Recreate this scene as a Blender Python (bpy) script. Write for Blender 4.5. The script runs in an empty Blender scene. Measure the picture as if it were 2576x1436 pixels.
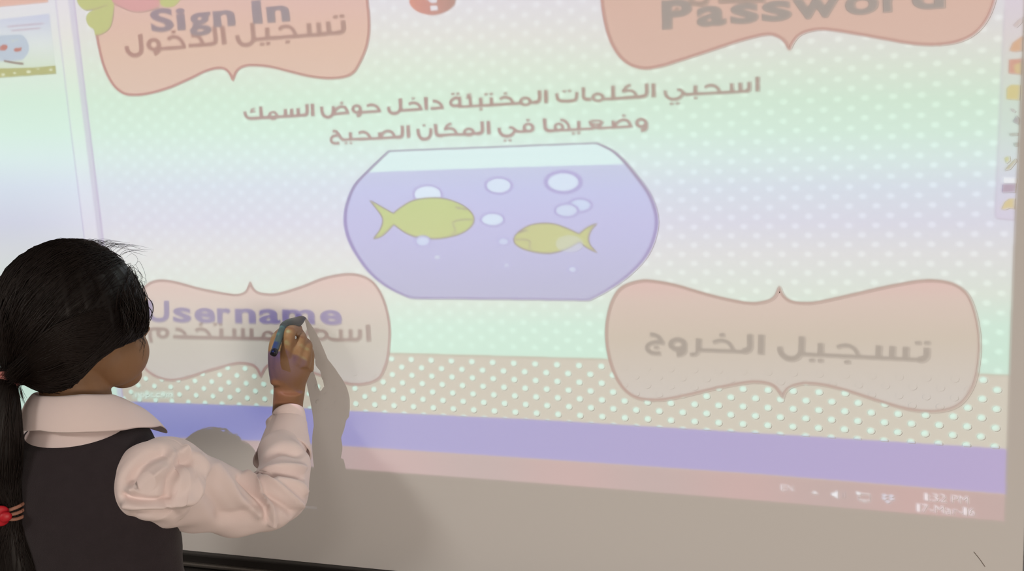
import bpy, bmesh, math, random
import numpy as np
from mathutils import Vector, Matrix
from mathutils.geometry import tessellate_polygon

random.seed(7); rng = np.random.default_rng(7)
S = bpy.context.scene
COL = S.collection

# ------------------------------------------------------------------ camera, world, lamps, exposure
F = 2430.0; PW, PH = 2576, 1436          # focal length and frame in photograph pixels
vX = Vector((7387, -18, -2430)).normalized()          # the board's horizontal, in camera axes (x right, y down, z forward)
vD = Vector((833, 13780, 2430)); vD = (vD - vD.dot(vX) * vX).normalized()   # straight down
vN = vX.cross(vD).normalized()                        # into the board
CAMH, DIST = 1.50, 1.40
CAM = Vector((0.0, -DIST, CAMH))
# world X = vX, world Z = -vD, world Y = vN
Rcw = Matrix(((vX.x, vX.y, vX.z), (vN.x, vN.y, vN.z), (-vD.x, -vD.y, -vD.z)))   # camera(cv) -> world
cam = bpy.data.cameras.new('camera'); camo = bpy.data.objects.new('camera', cam); COL.objects.link(camo)
cx, cy, cz = Rcw @ Vector((1, 0, 0)), Rcw @ Vector((0, -1, 0)), Rcw @ Vector((0, 0, -1))
camo.matrix_world = Matrix(((cx.x, cy.x, cz.x, CAM.x), (cx.y, cy.y, cz.y, CAM.y), (cx.z, cy.z, cz.z, CAM.z), (0, 0, 0, 1)))
cam.sensor_width = 36.0; cam.lens = 36.0 * F / PW; cam.clip_start = 0.02
S.camera = camo
S.view_settings.view_transform = 'Standard'; S.view_settings.look = 'None'
S.view_settings.exposure = 0.0; S.view_settings.gamma = 1.0; S.view_settings.use_curve_mapping = False
S.cycles.max_bounces = 4
S.cycles.use_adaptive_sampling = False; S.cycles.use_denoising = True; S.cycles.denoising_input_passes = 'RGB_ALBEDO_NORMAL'; S.cycles.denoising_prefilter = 'ACCURATE'

W_ = bpy.data.worlds.new('world'); S.world = W_; W_.use_nodes = True
W_.node_tree.nodes['Background'].inputs[0].default_value = (1.12, 0.90, 0.76, 1)
W_.node_tree.nodes['Background'].inputs[1].default_value = 0.155

def area(name, loc, target, sx, sy, power, col, spread=180):
    l = bpy.data.lights.new(name, 'AREA'); l.shape = 'RECTANGLE'; l.size = sx; l.size_y = sy
    l.energy = power; l.color = col; l.spread = math.radians(spread)
    o = bpy.data.objects.new(name, l); COL.objects.link(o); o.location = loc
    o.rotation_euler = (Vector(target) - Vector(loc)).to_track_quat('-Z', 'Y').to_euler()
    return o
area('ceiling_lamp_light', (0.10, -2.6, 2.78), (-0.25, 0.0, 0.25), 0.65, 0.65, 3.2, (1.0, 0.90, 0.81), 85)      # ceiling lamps: spread narrowed and aimed low to keep the upper board darker
area('ceiling_lamp_light', (-1.85, -2.9, 2.78), (-0.4, 0, 0.3), 0.6, 0.6, 8, (1.0, 0.92, 0.84), 85)
area('side_fill_light', (2.9, -3.2, 0.95), (-0.9, 0, 0.45), 1.3, 1.1, 20.5, (1.0, 0.865, 0.745), 95)            # added fill from the right, brightens the board below her arm

# ------------------------------------------------------------------ pixel <-> place helpers
def ray(px, py):
    return Rcw @ Vector(((px - PW / 2) / F, (py - PH / 2) / F, 1.0))
def P(px, py, h=0.0):
    """the point seen at photograph pixel (px,py) that stands h metres in front of the board"""
    r = ray(px, py); t = (DIST - h) / r.y
    return CAM + r * t
def px_size(px, py, h=0.0):
    """metres per photograph pixel at that place"""
    r = ray(px, py); return (DIST - h) / r.y / F
def to_px(v):
    d = v - CAM
    c = Vector((d.x * vX.x + d.y * vN.x - d.z * vD.x, d.x * vX.y + d.y * vN.y - d.z * vD.y, d.x * vX.z + d.y * vN.z - d.z * vD.z))
    return (c.x / c.z * F + PW / 2, c.y / c.z * F + PH / 2)
def board_uv(px, py):
    """photograph pixels (arrays) -> metres on the board (x, z)"""
    x = (np.asarray(px, float) - PW / 2) / F; y = (np.asarray(py, float) - PH / 2) / F
    rx = vX.x * x + vX.y * y + vX.z; ry = vN.x * x + vN.y * y + vN.z; rz = -(vD.x * x + vD.y * y + vD.z)
    t = DIST / ry
    return rx * t, CAMH + rz * t

# ------------------------------------------------------------------ materials
def mat(name, col, rough=0.7, noise=0.0, nscale=20, bump=0.0, bscale=200, metal=0.0, spec=0.5, sheen=0.0, sss=0.0, col2=None, stretch=None):
    m = bpy.data.materials.new(name); m.use_nodes = True
    nt = m.node_tree; b = nt.nodes['Principled BSDF']
    b.inputs['Roughness'].default_value = rough; b.inputs['Metallic'].default_value = metal
    b.inputs['Specular IOR Level'].default_value = spec
    if sheen: b.inputs['Sheen Weight'].default_value = sheen
    if sss:
        b.inputs['Subsurface Weight'].default_value = sss
        b.inputs['Subsurface Radius'].default_value = (0.012, 0.005, 0.003)
        b.inputs['Subsurface Scale'].default_value = 0.5
    tc = nt.nodes.new('ShaderNodeTexCoord')
    mp = nt.nodes.new('ShaderNodeMapping'); nt.links.new(tc.outputs['Object'], mp.inputs[0])
    if stretch: mp.inputs['Scale'].default_value = stretch
    n = nt.nodes.new('ShaderNodeTexNoise'); n.inputs['Scale'].default_value = nscale; n.inputs['Detail'].default_value = 4
    nt.links.new(mp.outputs[0], n.inputs['Vector'])
    r = nt.nodes.new('ShaderNodeMix'); r.data_type = 'RGBA'
    c2 = col2 or tuple(max(0, c * (1 - noise)) for c in col)
    r.inputs[6].default_value = (*c2, 1); r.inputs[7].default_value = (*col, 1)
    nt.links.new(n.outputs['Fac'], r.inputs[0]); nt.links.new(r.outputs[2], b.inputs['Base Color'])
    if bump:
        n2 = nt.nodes.new('ShaderNodeTexNoise'); n2.inputs['Scale'].default_value = bscale; n2.inputs['Detail'].default_value = 3
        nt.links.new(mp.outputs[0], n2.inputs['Vector'])
        bp = nt.nodes.new('ShaderNodeBump'); bp.inputs['Strength'].default_value = bump; bp.inputs['Distance'].default_value = 0.002
        nt.links.new(n2.outputs['Fac'], bp.inputs['Height']); nt.links.new(bp.outputs[0], b.inputs['Normal'])
    return m
M = {}
M['board'] = mat('whiteboard_enamel', (0.78, 0.775, 0.765), 0.62, 0.02, 3, 0.0, spec=0.25)
M['wall'] = mat('painted_wall', (0.62, 0.58, 0.52), 0.9, 0.06, 8, 0.15, 90)
M['floor'] = mat('floor_tile', (0.42, 0.38, 0.33), 0.5, 0.15, 5)
M['ceiling'] = mat('ceiling_paint', (0.8, 0.79, 0.77), 0.95, 0.03, 6)
M['black'] = mat('black_aluminium', (0.022, 0.02, 0.019), 0.42, 0.2, 30, metal=0.0, spec=0.5)
M['highlight_metal'] = mat('tray_highlight_metal', (0.28, 0.26, 0.24), 0.38, 0.2, 60, metal=0.7)
M['alu'] = mat('grey_aluminium', (0.42, 0.43, 0.46), 0.4, 0.1, 60, metal=0.6)
M['skin'] = mat('skin', (0.30, 0.165, 0.085), 0.55, 0.22, 14, 0.12, 260, spec=0.35, sss=0.08)
M['nail'] = mat('nail', (0.45, 0.28, 0.2), 0.3, 0.05, 20)
M['hair'] = mat('dark_hair', (0.010, 0.007, 0.006), 0.5, 0.4, 40, spec=0.25)
M['strand'] = mat('hair_strand', (0.016, 0.010, 0.008), 0.5, 0.5, 25, spec=0.28)
M['shirt'] = mat('pink_cotton', (0.89, 0.765, 0.745), 0.82, 0.05, 12, 0.10, 900, spec=0.2, sheen=0.15)
M['shirt_inner'] = mat('pink_cotton_inside', (0.40, 0.24, 0.215), 0.9, 0.05, 12, 0.1, 900, spec=0.1)
M['vest'] = mat('navy_black_wool', (0.040, 0.032, 0.037), 0.95, 0.25, 60, 0.35, 700, spec=0.15, sheen=0.1)
M['skirt'] = mat('dark_skirt_wool', (0.03, 0.026, 0.032), 0.95, 0.2, 50, 0.3, 600, spec=0.15)
M['pen'] = mat('teal_grey_plastic', (0.060, 0.095, 0.105), 0.45, 0.15, 30)
M['pen_nose'] = mat('dark_grey_plastic', (0.055, 0.062, 0.062), 0.5, 0.15, 30)
M['pen_cap'] = mat('black_plastic', (0.008, 0.008, 0.009), 0.35, 0.1, 30)
M['tie_pink'] = mat('pink_elastic', (0.55, 0.12, 0.13), 0.6, 0.35, 60, col2=(0.62, 0.32, 0.26))
M['tie_red'] = mat('red_ribbon', (0.62, 0.015, 0.03), 0.45, 0.2, 30, spec=0.5)
M['tie_copper'] = mat('copper_elastic', (0.50, 0.24, 0.17), 0.5, 0.3, 60)
M['sclera'] = mat('eye_white', (0.75, 0.72, 0.68), 0.2, 0.03, 20)
M['iris'] = mat('dark_brown_iris', (0.02, 0.01, 0.006), 0.15, 0.2, 90)
M['lips'] = mat('lips', (0.30, 0.12, 0.085), 0.45, 0.1, 30)
M['shoe'] = mat('black_leather', (0.012, 0.012, 0.012), 0.35, 0.2, 30)
M['sock'] = mat('white_cotton', (0.7, 0.69, 0.67), 0.9, 0.05, 30)
M['scuff'] = mat('grey_scuff', (0.20, 0.16, 0.13), 0.8, 0.2, 60)
M['diffuser'] = mat('lamp_diffuser', (0.8, 0.8, 0.78), 0.6, 0.02, 30)

# ------------------------------------------------------------------ object helpers
def obj(name, verts, faces, m, parent=None, smooth=False):
    me = bpy.data.meshes.new(name); me.from_pydata([tuple(v) for v in verts], [], [tuple(f) for f in faces]); me.update()
    if m: me.materials.append(M[m] if isinstance(m, str) else m)
    if smooth: me.shade_smooth()
    o = bpy.data.objects.new(name, me); COL.objects.link(o)
    if parent: o.parent = parent
    return o
def empty(name, loc=(0, 0, 0)):
    o = bpy.data.objects.new(name, None); COL.objects.link(o); o.location = loc; return o
def keep(o, parent):
    """parent without moving"""
    o.parent = parent; o.matrix_parent_inverse = Matrix.Translation(-Vector(parent.location)); return o
def tag(o, label=None, cat=None, group=None, kind=None):
    if label: o['label'] = label
    if cat: o['category'] = cat
    if group: o['group'] = group
    if kind: o['kind'] = kind
    return o
def box(x0, x1, y0, y1, z0, z1, bev=0.0):
    bm = bmesh.new()
    v = [bm.verts.new((x, y, z)) for x in (x0, x1) for y in (y0, y1) for z in (z0, z1)]
    for f in ((0, 1, 3, 2), (4, 6, 7, 5), (0, 4, 5, 1), (2, 3, 7, 6), (0, 2, 6, 4), (1, 5, 7, 3)):
        bm.faces.new([v[i] for i in f])
    if bev: bmesh.ops.bevel(bm, geom=bm.edges[:], offset=bev, segments=2, affect='EDGES', profile=0.6)
    bm.normal_update()
    vs = [v.co.copy() for v in bm.verts]; bm.verts.index_update()
    fs = [[v.index for v in f.verts] for f in bm.faces]; bm.free()
    return vs, fs
def merge(*parts):
    V, Fc = [], []
    for v, f in parts:
        n = len(V); V += list(v); Fc += [[i + n for i in q] for q in f]
    return V, Fc
def catmull(pts, n=8, closed=False):
    pts = [np.array(p, float) for p in pts]
    out = []; N = len(pts)
    rngi = range(N if closed else N - 1)
    for i in rngi:
        p1, p2 = pts[i], pts[(i + 1) % N]
        p0 = pts[(i - 1) % N] if (closed or i > 0) else 2 * p1 - p2
        p3 = pts[(i + 2) % N] if (closed or i < N - 2) else 2 * p2 - p1
        for k in range(n):
            t = k / n
            out.append(0.5 * ((2 * p1) + (p2 - p0) * t + (2 * p0 - 5 * p1 + 4 * p2 - p3) * t * t + (3 * p1 - p0 - 3 * p2 + p3) * t ** 3))
    if not closed: out.append(pts[-1])
    return out
def tube(pts, rad, seg=16, cap=True, up=None, sq=1.0):
    """loft along pts; rad = radius or (ra, rb) per point; parallel-transported frame"""
    pts = [Vector(p) for p in pts]; n = len(pts)
    T = [((pts[min(i + 1, n - 1)] - pts[max(i - 1, 0)]).normalized()) for i in range(n)]
    u = Vector(up) if up else (Vector((0, 0, 1)) if abs(T[0].z) < 0.9 else Vector((0, 1, 0)))
    V = []; Fc = []
    for i in range(n):
        u = (u - u.dot(T[i]) * T[i]).normalized(); w = T[i].cross(u)
        r = rad[i] if hasattr(rad, '__len__') else rad
        ra, rb = (r if hasattr(r, '__len__') else (r, r))
        for k in range(seg):
            a = 2 * math.pi * k / seg
            c, s = math.cos(a), math.sin(a)
            if sq != 1.0:
                c = math.copysign(abs(c) ** sq, c); s = math.copysign(abs(s) ** sq, s)
            V.append(pts[i] + u * ra * c + w * rb * s)
    for i in range(n - 1):
        for k in range(seg):
            a, b = i * seg + k, i * seg + (k + 1) % seg
            Fc.append((a, b, b + seg, a + seg))
    if cap:
        Fc.append(tuple(range(seg - 1, -1, -1))); Fc.append(tuple(range((n - 1) * seg, n * seg)))
    return V, Fc
def ball(c, ax, seg=24, rings=16):
    """ellipsoid; ax = three axis vectors"""
    c = Vector(c); ax = [Vector(a) for a in ax]; V = []; Fc = []
    V.append(c + ax[2])
    for i in range(1, rings):
        t = math.pi * i / rings
        for k in range(seg):
            a = 2 * math.pi * k / seg
            V.append(c + ax[0] * math.sin(t) * math.cos(a) + ax[1] * math.sin(t) * math.sin(a) + ax[2] * math.cos(t))
    V.append(c - ax[2]); L = len(V) - 1
    for k in range(seg):
        Fc.append((0, 1 + k, 1 + (k + 1) % seg))
        for i in range(rings - 2):
            a = 1 + i * seg + k; b = 1 + i * seg + (k + 1) % seg
            Fc.append((a, a + seg, b + seg, b))
        Fc.append((L, L - seg + (k + 1) % seg, L - seg + k))
    return V, Fc
def bake_mods(o):
    dg = bpy.context.evaluated_depsgraph_get(); dg.update()
    me = bpy.data.meshes.new_from_object(o.evaluated_get(dg)); old = o.data
    o.modifiers.clear(); o.data = me; bpy.data.meshes.remove(old)
    me.shade_smooth()
def remeshed(name, parts, voxel, m, smooth=6, fac=0.5):
    o = obj(name, *merge(*parts), m)
    r = o.modifiers.new('r', 'REMESH'); r.mode = 'VOXEL'; r.voxel_size = voxel
    if smooth:
        s = o.modifiers.new('s', 'SMOOTH'); s.iterations = smooth; s.factor = fac
    bake_mods(o); return o

# ------------------------------------------------------------------ the room shell
BX0, _ = board_uv(-560, 700); BX0 = float(BX0)
BX1 = float(board_uv(2574, 1436)[0])                       # right end of the white surface
TRAYZ = float(board_uv(431, 1380)[1])
BZ1 = 2.06
tag(obj('wall_back', *box(-3.6, 3.2, 0.03, 0.15, 0, 2.9), 'wall'), kind='structure')
tag(obj('floor', *box(-3.6, 3.2, -5.0, 0.15, -0.1, 0), 'floor'), kind='structure')
tag(obj('ceiling', *box(-3.6, 3.2, -5.0, 0.15, 2.9, 3.0), 'ceiling'), kind='structure')
tag(obj('baseboard_back', *box(-3.6, 3.2, 0.012, 0.03, 0, 0.09, 0.004), 'wall'), kind='structure')
for (lx, ly, ln) in ((0.10, -2.6, 'square white ceiling lamp nearer the board'), (-1.85, -2.9, 'square white ceiling lamp toward the left of the room')):
    t = empty('ceiling_lamp', (lx, ly, 2.9)); tag(t, ln, 'lamp', 'ceiling lamps')
    keep(obj('lamp_housing', *box(lx - .36, lx + .36, ly - .36, ly + .36, 2.83, 2.9, 0.01), 'alu'), t)
    keep(obj('diffuser', *box(lx - .33, lx + .33, ly - .33, ly + .33, 2.815, 2.832, 0.004), 'diffuser'), t)

# ------------------------------------------------------------------ the whiteboard
wb = empty('whiteboard', (0, 0.03, TRAYZ)); tag(wb, 'large wall-mounted whiteboard with black bottom rail that the girl writes on', 'whiteboard')
def wbpart(name, geo, m, label=None):
    o = keep(obj(name, *geo, m), wb)
    if label: o['label'] = label
    return o
wbpart('board_surface', box(BX0, BX1, 0.0, 0.022, TRAYZ, BZ1), 'board', 'white enamel writing surface')
wbpart('frame_rail', box(BX1, BX1 + 0.028, -0.0025, 0.026, TRAYZ - 0.01, BZ1 + 0.02, 0.003), 'alu', 'grey aluminium right edge of the board')
wbpart('frame_rail', box(BX0 - 0.028, BX0, -0.010, 0.026, TRAYZ - 0.01, BZ1 + 0.02, 0.003), 'alu', 'grey aluminium left edge of the board')
wbpart('frame_rail', box(BX0, BX1, -0.010, 0.026, BZ1, BZ1 + 0.026, 0.003), 'alu', 'grey aluminium top edge of the board')
wbpart('bottom_rail', box(BX0, BX1, -0.012, 0.026, TRAYZ - 0.030, TRAYZ, 0.003), 'black', 'black lower rail of the board')
# pen tray below the rail: a shallow trough with a rounded lip
prof = [(-0.010, -0.022), (-0.028, -0.024), (-0.052, -0.029), (-0.062, -0.024), (-0.067, -0.016), (-0.072, -0.018), (-0.073, -0.030), (-0.066, -0.042), (-0.040, -0.046), (-0.010, -0.048)]
V = []; Fc = []
for x in (BX0 + 0.02, BX1 - 0.02):
    V += [(x, y, TRAYZ + z) for y, z in prof]
n = len(prof)
for k in range(n): Fc.append((k, (k + 1) % n, n + (k + 1) % n, n + k))
Fc.append(tuple(range(n))[::-1]); Fc.append(tuple(range(n, 2 * n)))
wbpart('pen_tray', (V, Fc), 'black', 'black pen tray below the board')
wbpart('tray_highlight', box(BX0 + 0.02, BX1 - 0.02, -0.020, -0.011, TRAYZ - 0.0215, TRAYZ - 0.0150, 0.002), 'highlight_metal', 'thin pale strip put in as the highlight along the tray')  # highlight on the black tray, modelled as a paler strip

# ------------------------------------------------------------------ the projected picture
# The slide is real light: a projector lamp above the board throws it, so hand and head cut it off.
# Every drawn element is also a film-thin area of its own on the board (same white enamel), at its true place.
MMPX = 0.00055
ux0, ux1 = float(board_uv(-40, 700)[0]) - 0.02, float(board_uv(2590, 200)[0]) + 0.03
uz0, uz1 = float(board_uv(2540, 1330)[1]) - 0.05, BZ1 - 0.16
NX, NZ = int((ux1 - ux0) / MMPX), int((uz1 - uz0) / MMPX)
def lin(c):
    c = np.asarray(c, float) / 255.0
    return np.where(c <= 0.04045, c / 12.92, ((c + 0.055) / 1.055) ** 2.4)
CANV = np.zeros((NZ, NX, 3), np.float32); LIT = np.zeros((NZ, NX), bool)
layer = [0]
slide = empty('projected_slide', (float(board_uv(1288, 718)[0]), 0.0, float(board_uv(1288, 718)[1])))
tag(slide, 'projected lesson slide with fishbowl and Arabic lettering covering most of the whiteboard', 'projection')

# colour of the white light over the slide's height (the projector's colour wheel leaves soft bands)
BAND = [(-200, (226, 220, 230)), (0, (228, 223, 229)), (90, (229, 227, 222)), (170, (224, 233, 219)), (250, (217, 237, 219)), (330, (219, 240, 226)),
        (400, (223, 238, 236)), (470, (223, 229, 240)), (560, (226, 224, 237)), (640, (231, 229, 230)), (740, (228, 234, 224)), (820, (217, 239, 224)), (900, (214, 238, 222)), (1436, (222, 226, 226))]
bys = np.array([b[0] for b in BAND], float); bcs = lin([b[1] for b in BAND])
gx = ux0 + (np.arange(NX) + .5) * MMPX; gz = uz0 + (np.arange(NZ) + .5) * MMPX
GX, GZ = np.meshgrid(gx, gz)
# board point -> photograph pixel row / column (to look the measured colours up)
d_x, d_y, d_z = GX - CAM.x, DIST, GZ - CAMH
cX = d_x * vX.x + d_y * vN.x - d_z * vD.x; cY = d_x * vX.y + d_y * vN.y - d_z * vD.y; cZ = d_x * vX.z + d_y * vN.z - d_z * vD.z
PXX = (cX / cZ * F + PW / 2).astype(np.float32); PYY = (cY / cZ * F + PH / 2).astype(np.float32)
del cX, cY, cZ, d_x, d_z, GX, GZ
WHITE = np.stack([np.interp(PYY.ravel(), bys, bcs[:, i]).reshape(PYY.shape) for i in range(3)], -1).astype(np.float32)
WHITE *= (1.0 - 0.05 * np.clip((PXX - 1300) / 1300, -0.2, 1))[..., None]

def fill_mask(loops_uv):
    """even-odd fill of loops (metres on the board); returns bbox slice and mask"""
    allp = np.concatenate(loops_uv)
    i0 = max(int((allp[:, 0].min() - ux0) / MMPX) - 1, 0); i1 = min(int((allp[:, 0].max() - ux0) / MMPX) + 2, NX)
    j0 = max(int((allp[:, 1].min() - uz0) / MMPX) - 1, 0); j1 = min(int((allp[:, 1].max() - uz0) / MMPX) + 2, NZ)
    if i1 <= i0 or j1 <= j0: return None
    cnt = np.zeros((j1 - j0, i1 - i0 + 1), np.int32)
    for lp in loops_uv:
        q = np.roll(lp, -1, 0)
        for (xa, ya), (xb, yb) in zip(lp, q):
            if ya == yb: continue
            if ya > yb: xa, ya, xb, yb = xb, yb, xa, ya
            ja = max(int(math.ceil((ya - uz0) / MMPX - .5)), j0); jb = min(int(math.ceil((yb - uz0) / MMPX - .5)), j1)
            if jb <= ja: continue
            js = np.arange(ja, jb); yy = uz0 + (js + .5) * MMPX
            xx = xa + (xb - xa) * (yy - ya) / (yb - ya)
            ii = np.clip(np.ceil((xx - ux0) / MMPX - .5).astype(int), i0, i1) - i0
            np.add.at(cnt, (js - j0, ii), 1)
    m = (np.cumsum(cnt, 1)[:, :-1] & 1).astype(bool)
    return (slice(j0, j1), slice(i0, i1)), m
def paint(loops_uv, col, alpha=1.0, tint=True):
    """col in photograph values (0-255), or a function of (px, py) arrays, or 'white' """
    r = fill_mask(loops_uv)
    if r is None: return
    sl, m = r; m = m if isinstance(m, np.ndarray) else m
    reg = CANV[sl]
    if isinstance(col, str): c = WHITE[sl][m]
    elif callable(col): c = lin(col(PXX[sl][m], PYY[sl][m]))
    else: c = lin(col)[None, :].astype(np.float32)
    reg[m] = reg[m] * (1 - alpha) + c * alpha
    LIT[sl] |= m
def uvs(pts):
    p = np.array(pts, float); a, b = board_uv(p[:, 0], p[:, 1]); return np.stack([a, b], 1)
def film_y(parent):
    return 0.0002 + (0.0 if parent is slide else 0.0004) + 0.000012 * len(parent.children)
def film(name, loops_list, parent, label=None, dz=None):
    """loops_list: list of [outer, hole...] groups in board metres -> one flat film object"""
    y = -film_y(parent)
    V = []; Fc = []; k = 0
    for loops in loops_list:
        vv = [[Vector((float(a), float(b), 0)) for a, b in lp] for lp in loops]
        try: tr = tessellate_polygon(vv)
        except Exception: continue
        n = len(V); flat = [v for lp in vv for v in lp]
        V += [(v.x, y - k * 0.0000012, v.y) for v in flat]; k += 1
        for t in tr:
            a, b, c = (flat[i] for i in t)
            area2 = (b.x - a.x) * (c.y - a.y) - (b.y - a.y) * (c.x - a.x)
            Fc.append([n + i for i in (t if area2 > 0 else t[::-1])])
    if not Fc: return None
    o = obj(name, V, Fc, 'board')
    o.parent = parent
    o.location = -Vector(parent.location) - (Vector(parent.parent.location) if parent.parent else Vector()) if False else (0, 0, 0)
    root = parent
    off = Vector(slide.location)
    if parent is slide: o.location = -off
    if label: o['label'] = label
    return o
def draw(name, pts, col, parent=slide, label=None, holes=(), alpha=1.0):
    loops = [uvs(pts)] + [uvs(h) for h in holes]
    paint(loops, col, alpha); return film(name, [loops], parent, label)
def ribbon(pts, w, closed=False):
    """pixel polyline -> quads (pixels) of width w (number or per-point)"""
    p = np.array(pts, float); n = len(p)
    if closed: t = np.roll(p, -1, 0) - np.roll(p, 1, 0)
    else:
        t = np.empty_like(p); t[1:-1] = p[2:] - p[:-2]; t[0] = p[1] - p[0]; t[-1] = p[-1] - p[-2]
    t /= np.linalg.norm(t, axis=1)[:, None] + 1e-9
    nn = np.stack([-t[:, 1], t[:, 0]], 1); ww = (np.asarray(w, float) * np.ones(n) / 2)[:, None]
    L, R = p + nn * ww, p - nn * ww
    if closed: return [L, R[::-1]]          # outer + inner loops
    return [np.concatenate([L, R[::-1]])]
def strokes_film(name, polys, col, parent=slide, label=None, alpha=1.0):
    groups = []
    for lp in polys:
        lo = [uvs(l) for l in lp]; paint(lo, col, alpha); groups.append(lo)
    return film(name, groups, parent, label)

# crop-coordinate tracing: every stroke measured in a 5.002x enlargement of the photograph
class Pad:
    def __init__(s, ox, oy, sc=5.00194): s.o = (ox, oy); s.s = sc; s.polys = []
    def c(s, pts): return [(s.o[0] + x / s.s, s.o[1] + y / s.s) for x, y in pts]
    def l(s, w, *p): s.polys.append(ribbon(s.c(p), w / s.s)); return s
    def s_(s, w, *p): s.polys.append(ribbon(catmull(s.c(p), 6), w / s.s)); return s
    def ring(s, cx_, cy_, rx, ry, w):
        a = np.linspace(0, 2 * math.pi, 33)[:-1]
        o = s.c([(cx_ + rx * math.cos(t), cy_ + ry * math.sin(t)) for t in a])
        i = s.c([(cx_ + (rx - w) * math.cos(t), cy_ + (ry - w * .85) * math.sin(t)) for t in a])
        s.polys.append([np.array(o), np.array(i)[::-1]]); return s
    def dot(s, cx_, cy_, w, h):
        s.polys.append([np.array(s.c([(cx_ - w / 2, cy_ - h / 2 + 2), (cx_ + w / 2, cy_ - h / 2 - 2), (cx_ + w / 2, cy_ + h / 2 - 2), (cx_ - w / 2, cy_ + h / 2 + 2)]))]); return s

# --- whole lit area
SL_R = [(2592, -330), (2577, 0), (2572, 125), (2551, 600), (2538, 943), (2533, 1129), (2527, 1312)]
SL_B = [(2527, 1312), (1900, 1258.5), (1375, 1217), (860, 1178.5), (568, 1163), (330, 1150), (-60, 1130)]
outline = [(-60, -330)] + SL_R + SL_B[1:]
draw('slide_background', outline, 'white')
slide_bg = slide.children[0]
# dot lattice: homography fitted to measured dots
cor = [((7.5, 0), (987, 901.6)), ((14.5, 0), (1346, 913.6)), ((7.5, 6), (993, 1018)), ((14.5, 6), (1350, 1036)), ((0.5, 6), (668.5, 1004)), ((-4.5, 6), (452, 995)),
       ((-7, 5), (345, 973)), ((0, 5), (644.4, 984.4)), ((27.5, 6), (2122, 1078)), ((32.5, 6), (2471, 1101)), ((27.5, 4), (2122, 1033)), ((30.5, 4), (2328, 1045)),
       ((32.5, 4), (2472, 1053)), ((32.5, 2), (2473, 1006)), ((32.5, 0), (2474, 958)), ((-7, -30), (262, 330)), ((14, -30), (1290, 312))]
A = []
for (u, v), (x, y) in cor[:15]:
    A.append([u, v, 1, 0, 0, 0, -x * u, -x * v, -x]); A.append([0, 0, 0, u, v, 1, -y * u, -y * v, -y])
Hm = np.linalg.svd(np.array(A))[2][-1].reshape(3, 3)
def lat(u, v):
    q = Hm @ np.array([u, v, 1.0]); return q[0] / q[2], q[1] / q[2]
def dot_poly(u, v, ru=.15, rv=.34, n=10):
    return np.array([lat(u + ru * math.cos(2 * math.pi * k / n), v + rv * math.sin(2 * math.pi * k / n)) for k in range(n)])
# the slide's canvas begins at the thin border; faint white dots all over it
border = [(150, -200), (178, 0), (256, 624), (304, 1010), (310, 1060)]
def left_edge(y): return np.interp(y, [b[1] for b in border], [b[0] for b in border])
canvas_tint = lambda x, y: np.stack([np.interp(y, bys, [b[1][i] for b in BAND]) * (1 - .02 * np.clip((x - 1300) / 1300, -.2, 1)) - (3 if i == 1 else 4) for i in range(3)], -1)
top = [(left_edge(y) + 8, y) for y in (-330, 0, 300, 624, 870)]
canvas_poly = top + [(700, 879), (986, 888), (1525, 903), (2061, 925), (2538, 943.6)] + SL_R[::-1][2:]
paint([uvs(canvas_poly)], canvas_tint)
zone_top = [(290, 872), (700, 879), (986, 888), (1525, 903), (2061, 925), (2538, 943.6)]
pale = []
for j in range(-48, 0):
    for i in range(-14, 38):
        u = i + (0 if j % 2 else 0.5)
        x, y = lat(u, j)
        if y < -40 or x < left_edge(y) + 24 or x > 2592 - .05 * y or y > np.interp(x, [p[0] for p in zone_top], [p[1] for p in zone_top]) - 6: continue
        pale.append([dot_poly(u, j, .14, .30)])
for lp in pale: paint([uvs(lp[0])], lambda x, y: np.stack([np.interp(y, bys, [b[1][i] for b in BAND]) + (6, 10, 9)[i] for i in range(3)], -1), .75)
# --- beige band with bright dots
b_top = [(310, 1010), (500, 1016), (685, 1023), (865, 1033), (1375, 1057), (2061, 1099), (2533, 1129)]
band_pts = [(left_edge(872), 872)] + zone_top[1:] + b_top[::-1]
dotted = draw('dotted_band', band_pts, lambda x, y: np.stack([211 + 0 * x, 203 + .006 * (x - 1300) * 0 - .0 * y, 188 + 0 * x], -1), label='beige band with rows of pale mint dots')
paint([uvs(np.array(ribbon(zone_top, 4)[0]) - [0, -1])], (196, 188, 170), .8)
dots = []
for j in range(0, 8):
    for i in range(-9, 34):
        u = i + (0 if j % 2 else 0.5)
        x, y = lat(u, j)
        if x < left_edge(y) + 4 or x > 2534: continue
        dp = dot_poly(u, j)
        if j == 7:
            yb = np.interp(dp[:, 0], [p[0] for p in b_top], [p[1] for p in b_top]); dp[:, 1] = np.minimum(dp[:, 1], yb)
        dots.append([dp])
strokes_film('dots', dots, (219, 243, 229), dotted, 'pale mint dots in rows')['kind'] = 'stuff'
# --- lavender band, task bar
b_bot = [(330, 1098), (540, 1106), (664, 1111), (860, 1123), (1375, 1157), (1900, 1193), (2530, 1244)]
draw('lavender_band', b_top + [(2530, 1244)] + b_bot[::-1][1:], lambda x, y: np.stack([173 + (x - 300) * .0055, 171 - (x - 300) * .0005, 213 - (x - 300) * .003], -1), label='plain lavender band under the dots')
tb = draw('task_bar', [(2527, 1312)] + SL_B[1:6] + [(330, 1098)] + b_bot[1:], lambda x, y: np.stack([203 - (x - 800) * .002 + 3 * np.sin(x / 70.), 182 - (x - 800) * .006, 178 - (x - 800) * .007], -1), label='dusty pink task bar along the bottom')
paint([uvs(ribbon(b_bot, 4)[0])], (212, 190, 168), .6)
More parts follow.
